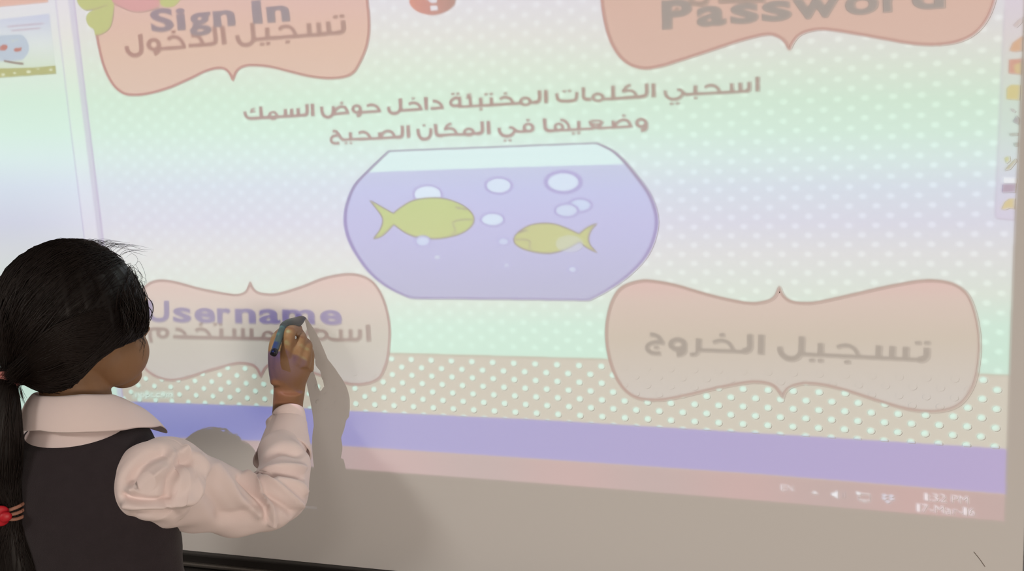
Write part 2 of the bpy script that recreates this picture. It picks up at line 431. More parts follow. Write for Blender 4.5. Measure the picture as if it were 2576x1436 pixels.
# --- thumbnail pane at the left edge
pane = draw('thumbnail_pane', [(-60, -60), (136, -30), (140, 0), (175, 300), (212, 597), (250, 900), (-60, 900)], lambda x, y: np.stack([np.interp(y, bys, [b[1][i] for b in BAND]) + (-2, 1, 2)[i] for i in range(3)], -1), label='pale side pane with small slide previews')
th = draw('thumbnail', [(-50, 54), (124, 35), (141, 185), (-50, 200)], lambda x, y: np.stack([np.interp(y, [40, 110, 165], c) for c in ([205, 222, 214], [208, 228, 226], [226, 226, 208])], -1), pane, 'small preview of the fishbowl slide')
thc = lambda *p: [np.array(q) for q in p]
paint([uvs([(-50, 172), (20, 172), (90, 170), (140, 165), (141.5, 186), (-50, 199)])], (186, 186, 120))
paint([uvs(catmull([(-50, 92), (30, 88), (55, 88), (70, 105), (73, 128), (62, 145), (45, 152), (-50, 156)], 5))], (192, 202, 214))
for q in ([(0, 118), (8, 112), (18, 113), (20, 121), (12, 128), (0, 127)], [(34, 126), (40, 120), (48, 121), (55, 118), (54, 128), (44, 131), (37, 130)]): paint([uvs(q)], (196, 140, 118))
paint([uvs([(10, 151), (40, 156), (60, 158), (58, 164), (30, 160), (10, 156)])], (158, 132, 132))
for yy, x0, x1 in ((59, 20, 106), (70, 30, 98)):
    xs = np.arange(x0, x1, 6)
    for x in xs: paint([uvs([(x, yy + 8 - x * .09), (x + 4, yy + 8 - x * .09), (x + 4, yy + 12 - x * .09), (x, yy + 12 - x * .09)])], (196, 168, 180), .9)
for x, y, r in ((37, 184, 4), (72, 181, 6), (96, 174, 3), (128, 176, 4.5), (8, 188, 5), (33, 103, 3), (43, 100, 2.5), (23, 105, 2)):
    paint([uvs([(x + r * math.cos(t), y + .6 * r * math.sin(t)) for t in np.linspace(0, 6.28, 9)[:-1]])], (224, 228, 200))
draw('thumbnail', [(-50, -120), (117, -80), (121, 6), (-50, 22)], (226, 186, 172), pane, 'lower edge of the preview above, salmon pink')
# pane edges
for pts, w, c, a in (([(136, -30), (140, 0), (175, 300), (212, 597), (250, 900)], 2.0, (190, 178, 212), .7), ([(174, -30), (178, 0), (256, 624), (304, 1010)], 13, (206, 200, 218), .65),
                  ([(182, -30), (186, 0), (262, 624), (310, 1010)], 3, (196, 180, 210), .8)):
    draw('pane_divider', ribbon(pts, w)[0], c, alpha=a, label='thin lilac divider line')
# --- toolbar at the right edge
tbar = draw('tool_bar', [(2530, -60), (2527, 21), (2515, 280), (2503, 540), (2507, 550), (2552, 554), (2560, 400), (2572, 125), (2580, -60)], lambda x, y: np.stack([np.interp(y, bys, [b[1][i] for b in BAND]) * .95 - (0, 6, 2)[i] for i in range(3)], -1), label='narrow pale toolbar at the right edge')
paint([uvs(ribbon([(2528, 21), (2516, 280), (2504, 538), (2508, 550), (2552, 554)], 2.4)[0])], (196, 182, 196), .8)
for q, c in (([(2540, 128), (2548, 108), (2562, 98), (2573, 90), (2571, 128), (2555, 131)], (214, 176, 146)), ([(2539, 150), (2571, 147), (2569, 188), (2538, 185)], (210, 164, 136)),
             ([(2552, 165), (2570, 157), (2569, 187), (2556, 184)], (212, 190, 132)), ([(2533, 222), (2545, 213), (2567, 214), (2565, 252), (2533, 250)], (212, 200, 140)),
             ([(2549, 64), (2562, 50), (2573, 42), (2572, 56), (2558, 70)], (206, 190, 186)), ([(2545, 272), (2556, 280), (2552, 284), (2543, 276)], (190, 178, 176)),
             ([(2548, 306), (2558, 290), (2564, 300), (2562, 314)], (176, 172, 170)), ([(2540, 336), (2561, 334), (2560, 341), (2541, 342)], (180, 180, 168)), ([(2550, 360), (2561, 358), (2560, 368), (2552, 369)], (178, 182, 170)),
             ([(2527, 398), (2540, 392), (2542, 404), (2532, 412)], (206, 206, 160)), ([(2536, 418), (2556, 398), (2558, 406), (2542, 426), (2526, 430)], (196, 188, 158)),
             ([(2524, 446), (2558, 448), (2557, 462), (2524, 461)], (234, 236, 240)), ([(2523, 464), (2556, 462), (2554, 484), (2521, 485)], (184, 166, 180)), ([(2519, 527), (2528, 508), (2540, 500), (2553, 499), (2552, 526), (2540, 524), (2528, 528)], (216, 200, 156))):
    draw('tool_icon', q, c, tbar)

# --- name frames with brace-shaped edges
LINE1 = (194, 156, 146)
def brace(name, segs, fillc, linec, w, label):
    """segs: smooth runs that meet in cusps"""
    pts = []
    for s in segs: pts += [tuple(p) for p in catmull(s, 6)][:-1]
    f = draw(name, pts, fillc, label=label)
    lo = ribbon(pts, w, closed=True); strokes_film('frame_line', [lo], linec, f, 'thin brown outline')
    return f
fa = brace('name_frame', [[(586, 203), (580, 188), (570, 176), (552, 171), (520, 178), (480, 197), (430, 219), (380, 234), (339, 239), (310, 234), (283, 210), (261, 164), (245, 95), (236, 20), (240, -60), (280, -120), (330, -130), (420, -110), (520, -95), (560, -110), (580, -140)],
    [(580, -140), (600, -112), (640, -96), (740, -112), (840, -138), (890, -128), (915, -80), (924, 0), (929, 63), (924, 110), (909, 150), (885, 186), (839, 197), (780, 192), (730, 180), (680, 168), (634, 164), (608, 169), (594, 182), (586, 203)]],
    lambda x, y: np.stack([222 + .0 * x, np.interp(y, [0, 60, 120, 230], [188, 189, 192, 196]), np.interp(y, [0, 60, 120, 230], [178, 174, 174, 180])], -1), (194, 150, 142), 6.5, 'pink brace-edged frame reading Sign In, top left of the slide')
fb = brace('name_frame', [[(1986, 125), (1976, 106), (1959, 92), (1930, 86), (1868, 100), (1792, 125), (1709, 152), (1659, 167), (1613, 171), (1571, 152), (1542, 113), (1525, 63), (1515, 0), (1512, -80), (1530, -150), (1620, -190), (1760, -150), (1900, -130), (1965, -160), (1975, -190)],
    [(1975, -190), (1990, -160), (2060, -140), (2250, -170), (2420, -190), (2490, -130), (2510, -60), (2502, 0), (2482, 50), (2452, 84), (2411, 104), (2356, 112), (2294, 109), (2231, 98), (2152, 84), (2085, 74), (2047, 75), (2014, 86), (1997, 104), (1986, 125)]],
    lambda x, y: np.stack([215 + .0 * x, 182 + .02 * y, 167 + .02 * y], -1), (196, 152, 138), 8.0, 'peach brace-edged frame reading Password, top right of the slide')
fc = brace('name_frame', [[(630, 710.5), (636, 725), (648, 736), (675, 741), (707, 738), (764, 720), (813, 701), (861, 691), (896, 691), (928, 702.5), (950, 725), (966, 757), (976, 792), (981, 831), (979, 872), (974, 907), (960, 943), (941, 959), (909, 967), (870, 964), (812, 946), (760, 928), (715, 914), (690, 913), (670, 923), (656, 947.5)],
    [(656, 947.5), (649, 930), (636, 919), (614, 914), (588, 915.5), (524, 933), (466.6, 951), (434.5, 956), (406, 952), (380, 939.6), (361, 919), (347, 880), (342, 830), (345, 780), (354, 740), (372, 716), (400, 706), (440, 710), (500, 726), (543, 735), (572, 740), (595, 742.5), (617, 736), (625, 723), (630, 710.5)]],
    lambda x, y: np.stack([np.interp(y, [690, 760, 850, 960], [226, 220, 208, 208]), np.interp(y, [690, 760, 850, 960], [200, 204, 201, 201]), np.interp(y, [690, 760, 850, 960], [192, 194, 189, 194])], -1), (190, 164, 156), 6.0, 'beige brace-edged frame reading Username, under the hand with the pen')
fd = brace('name_frame', [[(1961.6, 721.8), (1972, 745), (1993, 759), (2035, 763), (2085, 755), (2160, 738), (2250, 718), (2330, 706), (2390, 712), (2425, 731), (2444, 759), (2458, 805), (2465, 860), (2461, 922), (2448, 972), (2423, 1010), (2390, 1029), (2344, 1035), (2285, 1029), (2210, 1008), (2126, 981), (2064, 967), (2022, 965), (1993, 972), (1976, 985), (1970, 1001.6)],
    [(1970, 1001.6), (1961, 985), (1943, 968), (1909, 961), (1868, 964), (1792, 979), (1717, 997), (1659, 1006), (1608, 1002), (1575, 983), (1550, 947), (1533, 897), (1526, 847), (1529, 801), (1542, 755), (1567, 722), (1613, 707), (1646, 708), (1700, 717.6), (1771, 738.5), (1834, 754), (1888, 763), (1926, 759), (1949, 747), (1961.6, 721.8)]],
    lambda x, y: np.stack([np.interp(y, [710, 760, 850, 1000], [222, 216, 208, 209]), np.interp(y, [710, 760, 850, 1000], [192, 196, 194, 200]), np.interp(y, [710, 760, 850, 1000], [184, 184, 178, 191])], -1), (190, 164, 152), 7.5, 'beige brace-edged frame with Arabic lettering only, lower right of the slide')

# --- leaves and petal over the first frame
G = Pad(0, 0, 2.6833)
for q in ([(520, 0), (530, 30), (560, 62), (600, 72), (640, 60), (720, 35), (765, 20), (765, -40), (520, -40)], [(765, 20), (720, 38), (650, 62), (600, 85), (582, 120), (590, 160), (610, 185), (635, 200), (645, 240), (700, 225), (745, 180), (765, 120), (770, 60)],
          [(1070, -20), (1080, 20), (1100, 45), (1140, 50), (1180, 40), (1215, 0), (1200, -30)]):
    draw('leaf', catmull(G.c(q), 4, True), (196, 198, 138), fa, 'yellow-green leaf shape')
draw('petal', catmull(G.c([(765, 20), (800, 45), (870, 72), (940, 82), (1010, 70), (1070, 45), (1080, 0), (1060, -40), (770, -40)]), 4, True), (217, 166, 164), fa, 'rose pink rounded petal')
strokes_film('leaf_edge', [ribbon(catmull(G.c(q), 5), 1.8) for q in ([(580, 72), (650, 60), (720, 35)], [(765, 20), (870, 72), (940, 82), (1020, 68), (1075, 45)], [(645, 240), (700, 225), (750, 175), (770, 60)])], (168, 148, 132), fa)
# --- glossy red ball, cut by the top of the frame
K = Pad(960, 0, 4.7704)
ball_ = draw('red_ball', catmull(K.c([(335, 0), (345, 60), (400, 120), (480, 160), (580, 182), (680, 175), (780, 140), (850, 90), (890, 20), (880, -160), (600, -260), (350, -150)]), 5, True), lambda x, y: np.stack([216 - (x - 1030) * .25, 158 - (x - 1030) * .10, 140 - (x - 1030) * .08], -1), label='glossy terracotta ball with white highlights, cut by the top edge')
draw('highlight', K.c([(585, 72), (672, 68), (680, 125), (592, 130)]), (228, 224, 228), ball_)
draw('highlight', K.c([(540, -10), (600, 38), (665, 32), (668, -10)]), (226, 222, 228), ball_)

# --- lettering: Arabic, traced stroke by stroke
A1 = Pad(600, 230)
A1.s_(40, (82, 250), (88, 292), (112, 328), (165, 341), (230, 338)).l(40, (150, 341), (860, 298)).l(46, (280, 190), (290, 332)).ring(435, 303, 64, 60, 38)
A1.s_(20, (208, 214), (168, 226), (162, 242), (195, 250)).l(20, (146, 264), (214, 252)).l(46, (590, 222), (594, 320)).l(46, (668, 215), (672, 314)).l(46, (750, 210), (754, 308))
A1.s_(46, (860, 160), (864, 210), (866, 262), (850, 292), (810, 300)).l(48, (928, 155), (938, 312))
A1.s_(42, (1048, 190), (1052, 250), (1070, 300), (1116, 324), (1166, 312), (1190, 268), (1194, 185)).s_(38, (1196, 280), (1238, 218), (1298, 192), (1350, 210), (1378, 278)).l(36, (1196, 286), (1396, 270)).dot(1297, 145, 40, 28)
A1.ring(1488, 222, 68, 60, 42).s_(40, (1534, 215), (1538, 275), (1520, 302), (1487, 308)).l(36, (1530, 264), (1795, 250)).s_(38, (1615, 187), (1650, 172), (1700, 172), (1750, 200), (1778, 252))
A1.s_(42, (1890, 190), (1896, 240), (1925, 270), (1965, 278), (2010, 264), (2036, 225), (2040, 185)).l(48, (2036, 88), (2044, 236)).l(36, (2040, 240), (2320, 222)).s_(38, (2140, 163), (2180, 146), (2230, 148), (2275, 176), (2300, 225)).dot(2200, 88, 38, 26)
A1.l(48, (2358, 68), (2366, 236)).s_(38, (2445, 120), (2500, 130), (2545, 162), (2570, 210)).l(36, (2418, 215), (2584, 206))
B1 = Pad(1100, 200)
B1.s_(40, (288, 236), (220, 236), (172, 280), (188, 326), (240, 332), (290, 322)).l(44, (282, 214), (290, 352)).dot(198, 182, 40, 28).dot(262, 180, 40, 28).l(36, (270, 346), (1050, 300)).l(44, (416, 236), (422, 340)).s_(20, (430, 182), (386, 190), (382, 208), (425, 214)).l(20, (360, 236), (440, 222))
B1.l(46, (548, 228), (552, 336)).dot(553, 375, 40, 30).l(46, (682, 225), (688, 325)).dot(615, 187, 44, 28).dot(680, 184, 44, 28).s_(38, (790, 250), (830, 228), (880, 226), (930, 252), (956, 304)).dot(858, 175, 44, 28)
B1.ring(1113, 277, 80, 62, 42).l(36, (1180, 292), (1250, 288)).s_(50, (1288, 135), (1290, 200), (1286, 258), (1262, 282), (1220, 290)).l(52, (1368, 132), (1372, 300))
B1.s_(42, (1508, 175), (1514, 235), (1550, 268), (1640, 272), (1730, 262), (1755, 225), (1756, 158)).dot(1600, 150, 44, 28).dot(1665, 145, 44, 28)
B1.s_(46, (1838, 98), (1842, 180), (1846, 228), (1880, 250), (1940, 248)).ring(2025, 226, 84, 62, 42).l(36, (2090, 248), (2580, 216)).l(50, (2213, 78), (2218, 244))
C1 = Pad(1420, 180)
C1.l(36, (560, 346), (990, 322)).s_(36, (835, 170), (785, 190), (748, 238)).s_(38, (726, 250), (830, 240), (885, 266), (910, 322)).s_(50, (1038, 150), (1040, 220), (1036, 280), (1010, 308), (960, 320)).l(54, (1120, 150), (1125, 326))
C1.s_(42, (1268, 238), (1280, 300), (1320, 338), (1380, 350), (1440, 336), (1480, 300), (1496, 262)).s_(38, (1418, 230), (1462, 232), (1496, 262), (1530, 288)).l(38, (1515, 290), (2290, 250)).l(50, (1648, 172), (1650, 288)).dot(1650, 332, 46, 30).dot(1352, 405, 46, 30).dot(1425, 400, 46, 30)
C1.s_(40, (1765, 202), (1810, 180), (1870, 176), (1928, 204), (1958, 264)).l(52, (2108, 145), (2112, 265)).l(52, (2215, 140), (2220, 260)).s_(52, (2325, 130), (2330, 190), (2322, 232), (2280, 248)).l(56, (2430, 65), (2432, 252))
strokes_film('arabic_line', A1.polys + B1.polys + C1.polys, lambda x, y: np.stack([184 - .004 * (x - 600), 160 - .009 * (x - 600), 154 - .010 * (x - 600)], -1), label='upper line of brown Arabic lettering above the fishbowl')
A2 = Pad(600, 230)
A2.s_(38, (1185, 500), (1232, 506), (1268, 548), (1290, 590), (1330, 610)).s_(38, (1250, 556), (1200, 562), (1168, 596), (1174, 636), (1215, 654), (1272, 650)).l(36, (1300, 612), (2010, 578)).l(44, (1408, 512), (1414, 606)).dot(1355, 652, 36, 24).dot(1415, 650, 36, 24)
A2.s_(38, (1510, 527), (1560, 510), (1610, 524), (1648, 562), (1662, 598)).l(44, (1775, 512), (1785, 588)).s_(38, (1792, 572), (1830, 516), (1885, 500), (1938, 520), (1966, 576)).s_(46, (2060, 430), (2064, 490), (2062, 550), (2040, 572), (1990, 580)).l(48, (2135, 425), (2142, 588))
A2.s_(44, (2262, 470), (2268, 540), (2300, 590), (2345, 602), (2398, 582), (2420, 530), (2420, 463)).dot(2335, 428, 36, 26).s_(46, (2480, 410), (2486, 490), (2496, 540), (2530, 556), (2576, 554))
B2 = Pad(1100, 200)
B2.l(36, (0, 704), (520, 682)).s_(34, (180, 556), (135, 574), (102, 616)).s_(36, (84, 628), (165, 616), (222, 640), (248, 692)).ring(400, 663, 76, 58, 40).s_(48, (565, 525), (570, 590), (568, 650), (545, 674), (500, 684)).l(50, (643, 522), (650, 690))
B2.s_(42, (780, 606), (790, 666), (830, 704), (880, 714), (932, 702), (965, 668), (985, 640)).s_(36, (902, 606), (950, 608), (985, 636), (1020, 658)).l(36, (1005, 660), (1190, 650)).ring(1150, 606, 76, 64, 42).l(40, (1206, 610), (1200, 652)).dot(855, 768, 38, 28).dot(915, 765, 38, 28).dot(1145, 512, 44, 30)
B2.s_(46, (1350, 490), (1356, 570), (1366, 622), (1400, 646), (1450, 646)).ring(1532, 598, 66, 56, 38).s_(36, (1550, 507), (1608, 522), (1648, 568), (1664, 630)).l(36, (1400, 648), (1960, 618)).l(46, (1780, 520), (1785, 632)).dot(1715, 678, 40, 30).dot(1780, 672, 40, 30)
B2.ring(2000, 540, 96, 38, 34).s_(32, (1920, 560), (1980, 600), (2060, 612)).s_(32, (2075, 556), (2030, 596), (1950, 618)).l(44, (2215, 515), (2222, 602)).s_(38, (2228, 596), (2280, 532), (2350, 508), (2408, 530), (2438, 594)).l(36, (2020, 614), (2460, 592)).dot(2350, 455, 44, 28)
C2 = Pad(1420, 180); C2.ring(970, 648, 80, 66, 46).s_(42, (1030, 640), (1034, 705), (1012, 734), (962, 740))
strokes_film('arabic_line', A2.polys + B2.polys + C2.polys, lambda x, y: np.stack([186 - .003 * (x - 600), 163 - .006 * (x - 600), 157 - .006 * (x - 600)], -1), label='lower line of brown Arabic lettering just above the fishbowl')
D = Pad(300, 20)
D.s_(54, (95, 480), (106, 540), (145, 583), (200, 597), (250, 583), (278, 545), (282, 500)).l(56, (264, 330), (282, 525)).ring(436, 462, 92, 84, 54).s_(50, (494, 450), (502, 510), (490, 552), (438, 580)).l(44, (495, 518), (838, 490)).s_(46, (615, 402), (650, 372), (710, 366), (768, 396), (802, 448), (815, 494)).dot(683, 303, 52, 42)
D.s_(46, (905, 352), (960, 348), (1010, 376), (1046, 430), (1056, 462)).l(46, (875, 476), (1170, 456)).s_(54, (1192, 235), (1208, 330), (1216, 400), (1200, 440), (1150, 458)).l(58, (1298, 228), (1325, 460))
D.s_(54, (1487, 345), (1498, 402), (1532, 450), (1592, 468), (1652, 450), (1690, 400), (1690, 370)).l(58, (1675, 190), (1694, 400)).l(46, (1690, 398), (2620, 328)).l(56, (1860, 245), (1870, 384)).dot(1800, 455, 54, 42).dot(1875, 448, 54, 42).s_(46, (2015, 277), (2050, 242), (2110, 232), (2170, 256), (2212, 318), (2224, 356)).dot(2120, 430, 54, 40)
E = Pad(560, 0)
E.l(58, (1085, 295), (1096, 430)).l(58, (1208, 288), (1218, 420)).l(58, (1330, 272), (1342, 412)).s_(58, (1513, 255), (1522, 320), (1522, 372), (1495, 405), (1440, 414)).l(46, (1240, 426), (1450, 414)).dot(1422, 212, 54, 42).dot(1505, 203, 60, 44)
strokes_film('arabic_lettering', D.polys + E.polys, lambda x, y: np.stack([182 + 0 * x, 145 + 0 * x, 128 + .01 * (x - 300)], -1), fa, 'brown Arabic lettering')
Fp = Pad(1610, 820)
Fp.s_(52, (130, 108), (190, 116), (250, 150), (286, 225)).s_(52, (312, 214), (200, 206), (120, 232), (94, 280), (128, 328), (195, 346), (265, 345)).dot(212, 272, 62, 38).ring(480, 234, 120, 90, 72).s_(62, (565, 225), (566, 310), (530, 352), (465, 362))
Fp.l(74, (746, 158), (742, 318)).s_(48, (744, 300), (712, 352), (635, 364)).l(46, (740, 304), (1330, 326)).s_(46, (925, 210), (990, 188), (1060, 188), (1130, 222), (1186, 310)).dot(1040, 115, 70, 46).s_(78, (1392, 105), (1392, 190), (1388, 270), (1360, 306), (1300, 318)).l(82, (1535, 110), (1528, 360))
Fp.s_(70, (1765, 262), (1776, 332), (1830, 392), (1910, 416), (1990, 392), (2030, 335)).l(82, (2045, 132), (2036, 345))
Gp = Pad(1900, 820)
Gp.l(48, (590, 356), (2080, 428)).l(78, (832, 215), (825, 366)).dot(720, 433, 70, 42).dot(828, 438, 70, 42).s_(50, (1035, 270), (1100, 250), (1180, 250), (1250, 284), (1305, 366)).dot(1165, 455, 74, 44).l(82, (1565, 245), (1555, 390)).l(82, (1735, 255), (1728, 398)).l(82, (1905, 262), (1898, 408)).s_(82, (2165, 275), (2164, 340), (2158, 388), (2120, 418), (2060, 424)).dot(2055, 215, 74, 42).dot(2170, 215, 80, 42)
strokes_film('arabic_lettering', Fp.polys + Gp.polys, (173, 155, 140), fd, 'brown Arabic lettering')
Hp = Pad(345, 740)
Hp.s_(44, (180, 610), (164, 520), (172, 450), (230, 438), (300, 440)).ring(325, 490, 84, 72, 48).s_(44, (485, 440), (548, 452), (596, 492), (616, 540)).l(46, (455, 540), (1640, 562)).s_(44, (735, 462), (790, 440), (850, 450), (898, 490), (922, 545)).dot(803, 380, 46, 36).l(52, (1060, 430), (1062, 550)).dot(983, 380, 48, 34).dot(1050, 380, 48, 34)
Hp.l(50, (1223, 430), (1225, 552)).l(50, (1332, 430), (1334, 554)).l(50, (1440, 430), (1442, 556)).ring(1650, 527, 84, 66, 46).l(46, (1640, 562), (1850, 568)).l(50, (1890, 400), (1892, 560)).l(50, (1960, 400), (1964, 575))
Ip = Pad(600, 760)
Ip.s_(42, (860, 430), (880, 360), (940, 350), (1010, 352)).ring(1040, 415, 96, 74, 46).s_(40, (1106, 420), (1150, 460), (1220, 474)).l(44, (1190, 475), (1480, 476)).l(50, (1290, 345), (1292, 474)).l(50, (1412, 345), (1414, 474)).s_(52, (1530, 345), (1532, 400), (1526, 446), (1500, 468), (1450, 476)).l(58, (1630, 285), (1642, 498))
strokes_film('arabic_lettering', Hp.polys + Ip.polys, (180, 163, 154), fc, 'taupe Arabic lettering')
Jp = Pad(1650, 0)
Jp.s_(64, (440, -40), (462, 30), (550, 52), (632, 30), (650, -40)).l(52, (790, 22), (1380, 8)).l(40, (240, 150), (285, 95))
strokes_film('arabic_lettering', Jp.polys, (176, 138, 110), fb, 'brown Arabic lettering cut by the top edge')

# --- lettering: Latin, from Blender's own typeface, thickened
def glyph(ch, off=0.03):
    cu = bpy.data.curves.new('g', 'FONT'); cu.body = ch; cu.offset = off; cu.resolution_u = 4; cu.size = 1.0
    o = bpy.data.objects.new('g', cu); COL.objects.link(o)
    dg = bpy.context.evaluated_depsgraph_get(); dg.update()
    me = o.evaluated_get(dg).to_mesh()
    tris = []
    for p in me.polygons: tris.append([tuple(me.vertices[i].co[:2]) for i in p.vertices])
    o.evaluated_get(dg).to_mesh_clear(); bpy.data.objects.remove(o); bpy.data.curves.remove(cu)
    return tris
CAPH = 0.729 if False else None
def cap_height():
    t = glyph('I', 0.0); ys = [p[1] for q in t for p in q]; return max(ys)
CAPH = cap_height()
def letters(items, base, cap, lean, off, pad=0):
    """items: (char, x0, x1) in pixels; base: function x->baseline y; cap: cap height in pixels"""
    out = []
    for ch, x0, x1 in items:
        tr = glyph(ch, off)
        if not tr: continue
        xs = [p[0] for q in tr for p in q]; gx0, gx1 = min(xs), max(xs)
        for q in tr:
            pts = []
            for gx_, gy_ in q:
                v = gy_ / CAPH * (cap if not callable(cap) else cap(.5 * (x0 + x1)))
                x = x0 + pad + (gx_ - gx0) / (gx1 - gx0) * (x1 - x0 - 2 * pad)
                pts.append((x - lean * v, base(x) - v))
            out.append([np.array(pts)])
    return out
def word(name, items, base, cap, lean, off, col, parent, label=None, dil=0, single=False):
    if single:      # big letters: each one an element of its own
        for it in items: word('letter', [it], base, cap, lean, off, col, parent, None, dil)
        return
    polys = letters(items, base, cap, lean, off, dil)
    for lp in polys:
        paint([uvs(lp[0])], col)
        if dil:
            q = lp[0]
            for a, b in zip(q, np.roll(q, -1, 0)):
                paint([uvs([a + (-dil, -dil * .45), a + (dil, -dil * .45), a + (dil, dil * .45), a + (-dil, dil * .45)])], col)
                if abs(b - a).sum() > .3:
                    d = b - a; n_ = np.array([-d[1], d[0]]) / np.hypot(*d); w = np.array([n_[0] * dil, n_[1] * dil * .45]); paint([uvs([a + w, b + w, b - w, a - w])], col)
    V = []; Fc = []
    y = -film_y(parent)
    for lp in polys:
        q = uvs(lp[0]); n = len(V); V += [(a, y - len(Fc) * 0.0000008, b) for a, b in q]
        ar = sum(q[i][0] * q[(i + 1) % len(q)][1] - q[(i + 1) % len(q)][0] * q[i][1] for i in range(len(q)))
        idx = list(range(n, n + len(q))); Fc.append(idx if ar > 0 else idx[::-1])
    o = obj(name, V, Fc, 'board'); o.parent = parent
    if parent is slide: o.location = -Vector(slide.location)
    if label: o['label'] = label
word('lettering', [('S', 381, 439), ('i', 446, 469), ('g', 477, 532), ('n', 538, 593), ('I', 637, 661), ('n', 673, 730)], lambda x: 74 - (x - 449) * .083, 53, .09, .03, lambda x, y: np.stack([164 + 0 * x, 138 + 0 * x, 151 + .06 * (60 - y)], -1), fa, 'purple lettering Sign In', .9, True)
word('lettering', [('P', 1666, 1743), ('a', 1753, 1828), ('s', 1838, 1910), ('s', 1917, 1993), ('w', 1994, 2116), ('o', 2126, 2212), ('r', 2221, 2280), ('d', 2294, 2379)], lambda x: 71 - (x - 1680) * .0768, 66, .02, .03, (162, 136, 149), fb, 'purple lettering Password', 1.3, True)
word('lettering', [('U', 373, 427), ('s', 436, 482), ('e', 490, 542), ('r', 547, 582), ('n', 592, 644), ('a', 652, 706), ('m', 711, 793), ('e', 806, 861)], lambda x: 808.5 + (x - 400) * .0165, 50, .03, .03, lambda x, y: np.stack([169 + 0 * x, 158 + 0 * x, 178 + .01 * (x - 372)], -1), fc, 'purple lettering Username', .0, True)
paint([uvs([(332, 985), (437, 983), (438, 1003), (332, 1004)])], (212, 222, 206), .7)
def spread(s, x0, x1, gap=.16):
    wd = {'i': .45, 'l': .45, '.': .35, ':': .35, '1': .6, 'm': 1.45, 'M': 1.35, '-': .6, ' ': .5, 't': .6, 'r': .65}
    tot = sum(wd.get(c, 1.0) for c in s); k = (x1 - x0) / tot; out = []; x = x0
    for c in s:
        w = wd.get(c, 1.0) * k
        if c != ' ': out.append((c, x + w * gap / 2, x + w * (1 - gap / 2)))
        x += w
    return out
word('web_lettering', spread('nppt.com', 340, 436), lambda x: 1000 - (x - 340) * .004, 15, .02, .0, (230, 250, 240), dotted, 'white lettering nppt.com')
word('language_sign', spread('EN', 1963, 1998), lambda x: 1234 + (x - 1963) * .07, 15, .0, .0, (238, 228, 230), tb, 'EN in pale lettering')
word('clock', spread('1:32 PM', 2325, 2438), lambda x: 1259 + (x - 2325) * .075, 19, .0, .0, (240, 230, 232), tb, 'time 1:32 PM in pale lettering')
word('date', spread('17-Mar-16', 2305, 2455), lambda x: 1287 + (x - 2305) * .075, 20, .0, .0, (240, 230, 232), tb, 'date 17-Mar-16 in pale lettering')
Q = Pad(1900, 1080, 3.8107)
TI = (240, 240, 242)
draw('tray_icon', Q.c([(540, 618), (572, 592), (606, 618)]), TI, tb)
draw('tray_icon', Q.c([(732, 612), (755, 608), (798, 585), (796, 665), (752, 640), (732, 638)]), TI, tb)
strokes_film('tray_icon', [ribbon(Q.c([(835, 605), (845, 630), (838, 655)]), 1.6), ribbon(Q.c([(862, 602), (872, 632), (862, 660)]), 1.4)], (212, 204, 206), tb)
strokes_film('tray_icon', [ribbon(Q.c([(1000, 615), (1105, 622), (1104, 685), (990, 676), (996, 640)]), 2.0), [np.array(Q.c([(968, 600), (1015, 606), (1012, 632), (970, 626)]))], ribbon(Q.c([(1030, 694), (1070, 696)]), 2.0)], TI, tb)
dia = lambda x, y, a, b: [np.array(Q.c([(x - a, y), (x, y - b), (x + a, y), (x, y + b)]))]
strokes_film('tray_icon', [dia(1242, 634, 32, 13), dia(1308, 640, 32, 13), dia(1240, 664, 32, 13), dia(1308, 670, 32, 13), dia(1274, 696, 30, 13)], (224, 228, 240), tb, label='white icon of five small diamonds')

# --- the fishbowl
R = Pad(850, 340, 3.1036)
seg_r = catmull([(1501, 360), (1540, 379), (1568.5, 404), (1601, 443), (1633, 488), (1650, 533), (1652, 572), (1640, 617), (1617, 656), (1575, 697.6), (1527, 731), (1481.5, 755.6)], 6)
seg_l = catmull([(1033.7, 750), (979, 723.4), (934, 688), (898, 640), (876, 594.5), (869, 552.6), (874, 514), (892, 469), (927, 430), (979, 380)], 6)
bowl_pts = [tuple(p) for p in seg_r] + [tuple(p) for p in seg_l]
bowl = draw('fish_bowl', bowl_pts, lambda x, y: np.stack([221 + 0 * x, 241 + 0 * x, 240 + 0 * x], -1), label='large round fishbowl drawn in the middle of the slide')
wl = [p for p in seg_r if p[1] > 413.5] + [p for p in seg_l if p[1] > 434]
draw('water', [(1569, 413.5)] + [tuple(p) for p in wl] + [(925, 434), (1250, 422)], lambda x, y: np.stack([np.interp(y, [420, 560, 740], [201, 200, 194]) + .003 * (1250 - x) * 0, np.interp(y, [420, 560, 740], [206, 198, 192]), np.interp(y, [420, 480, 600, 740], [230, 235, 229, 216])], -1), bowl, 'lavender blue water')
OUT = (170, 160, 198)
wr = lambda n_, a, b: [a + (b - a) * math.sin(math.pi * k / (n_ - 1)) for k in range(n_)]
strokes_film('bowl_outline', [ribbon(seg_r, wr(len(seg_r), 5, 10)), ribbon(seg_l, wr(len(seg_l), 5, 9)), ribbon([(979, 380), (1240, 370), (1502, 360)], 3.6), ribbon([(1033, 750), (1260, 752), (1482, 755)], 4.5)],
    lambda x, y: np.stack([np.interp(y, [360, 420, 560, 750], [158, 162, 172, 168]), np.interp(y, [360, 420, 560, 750], [158, 156, 160, 158]), np.interp(y, [360, 420, 560, 750], [174, 180, 202, 194])], -1), bowl, 'dark lilac bowl outline')
def ell(cx_, cy_, rx, ry, n=28): return R.c([(cx_ + rx * math.cos(2 * math.pi * k / n), cy_ + ry * math.sin(2 * math.pi * k / n)) for k in range(n)])
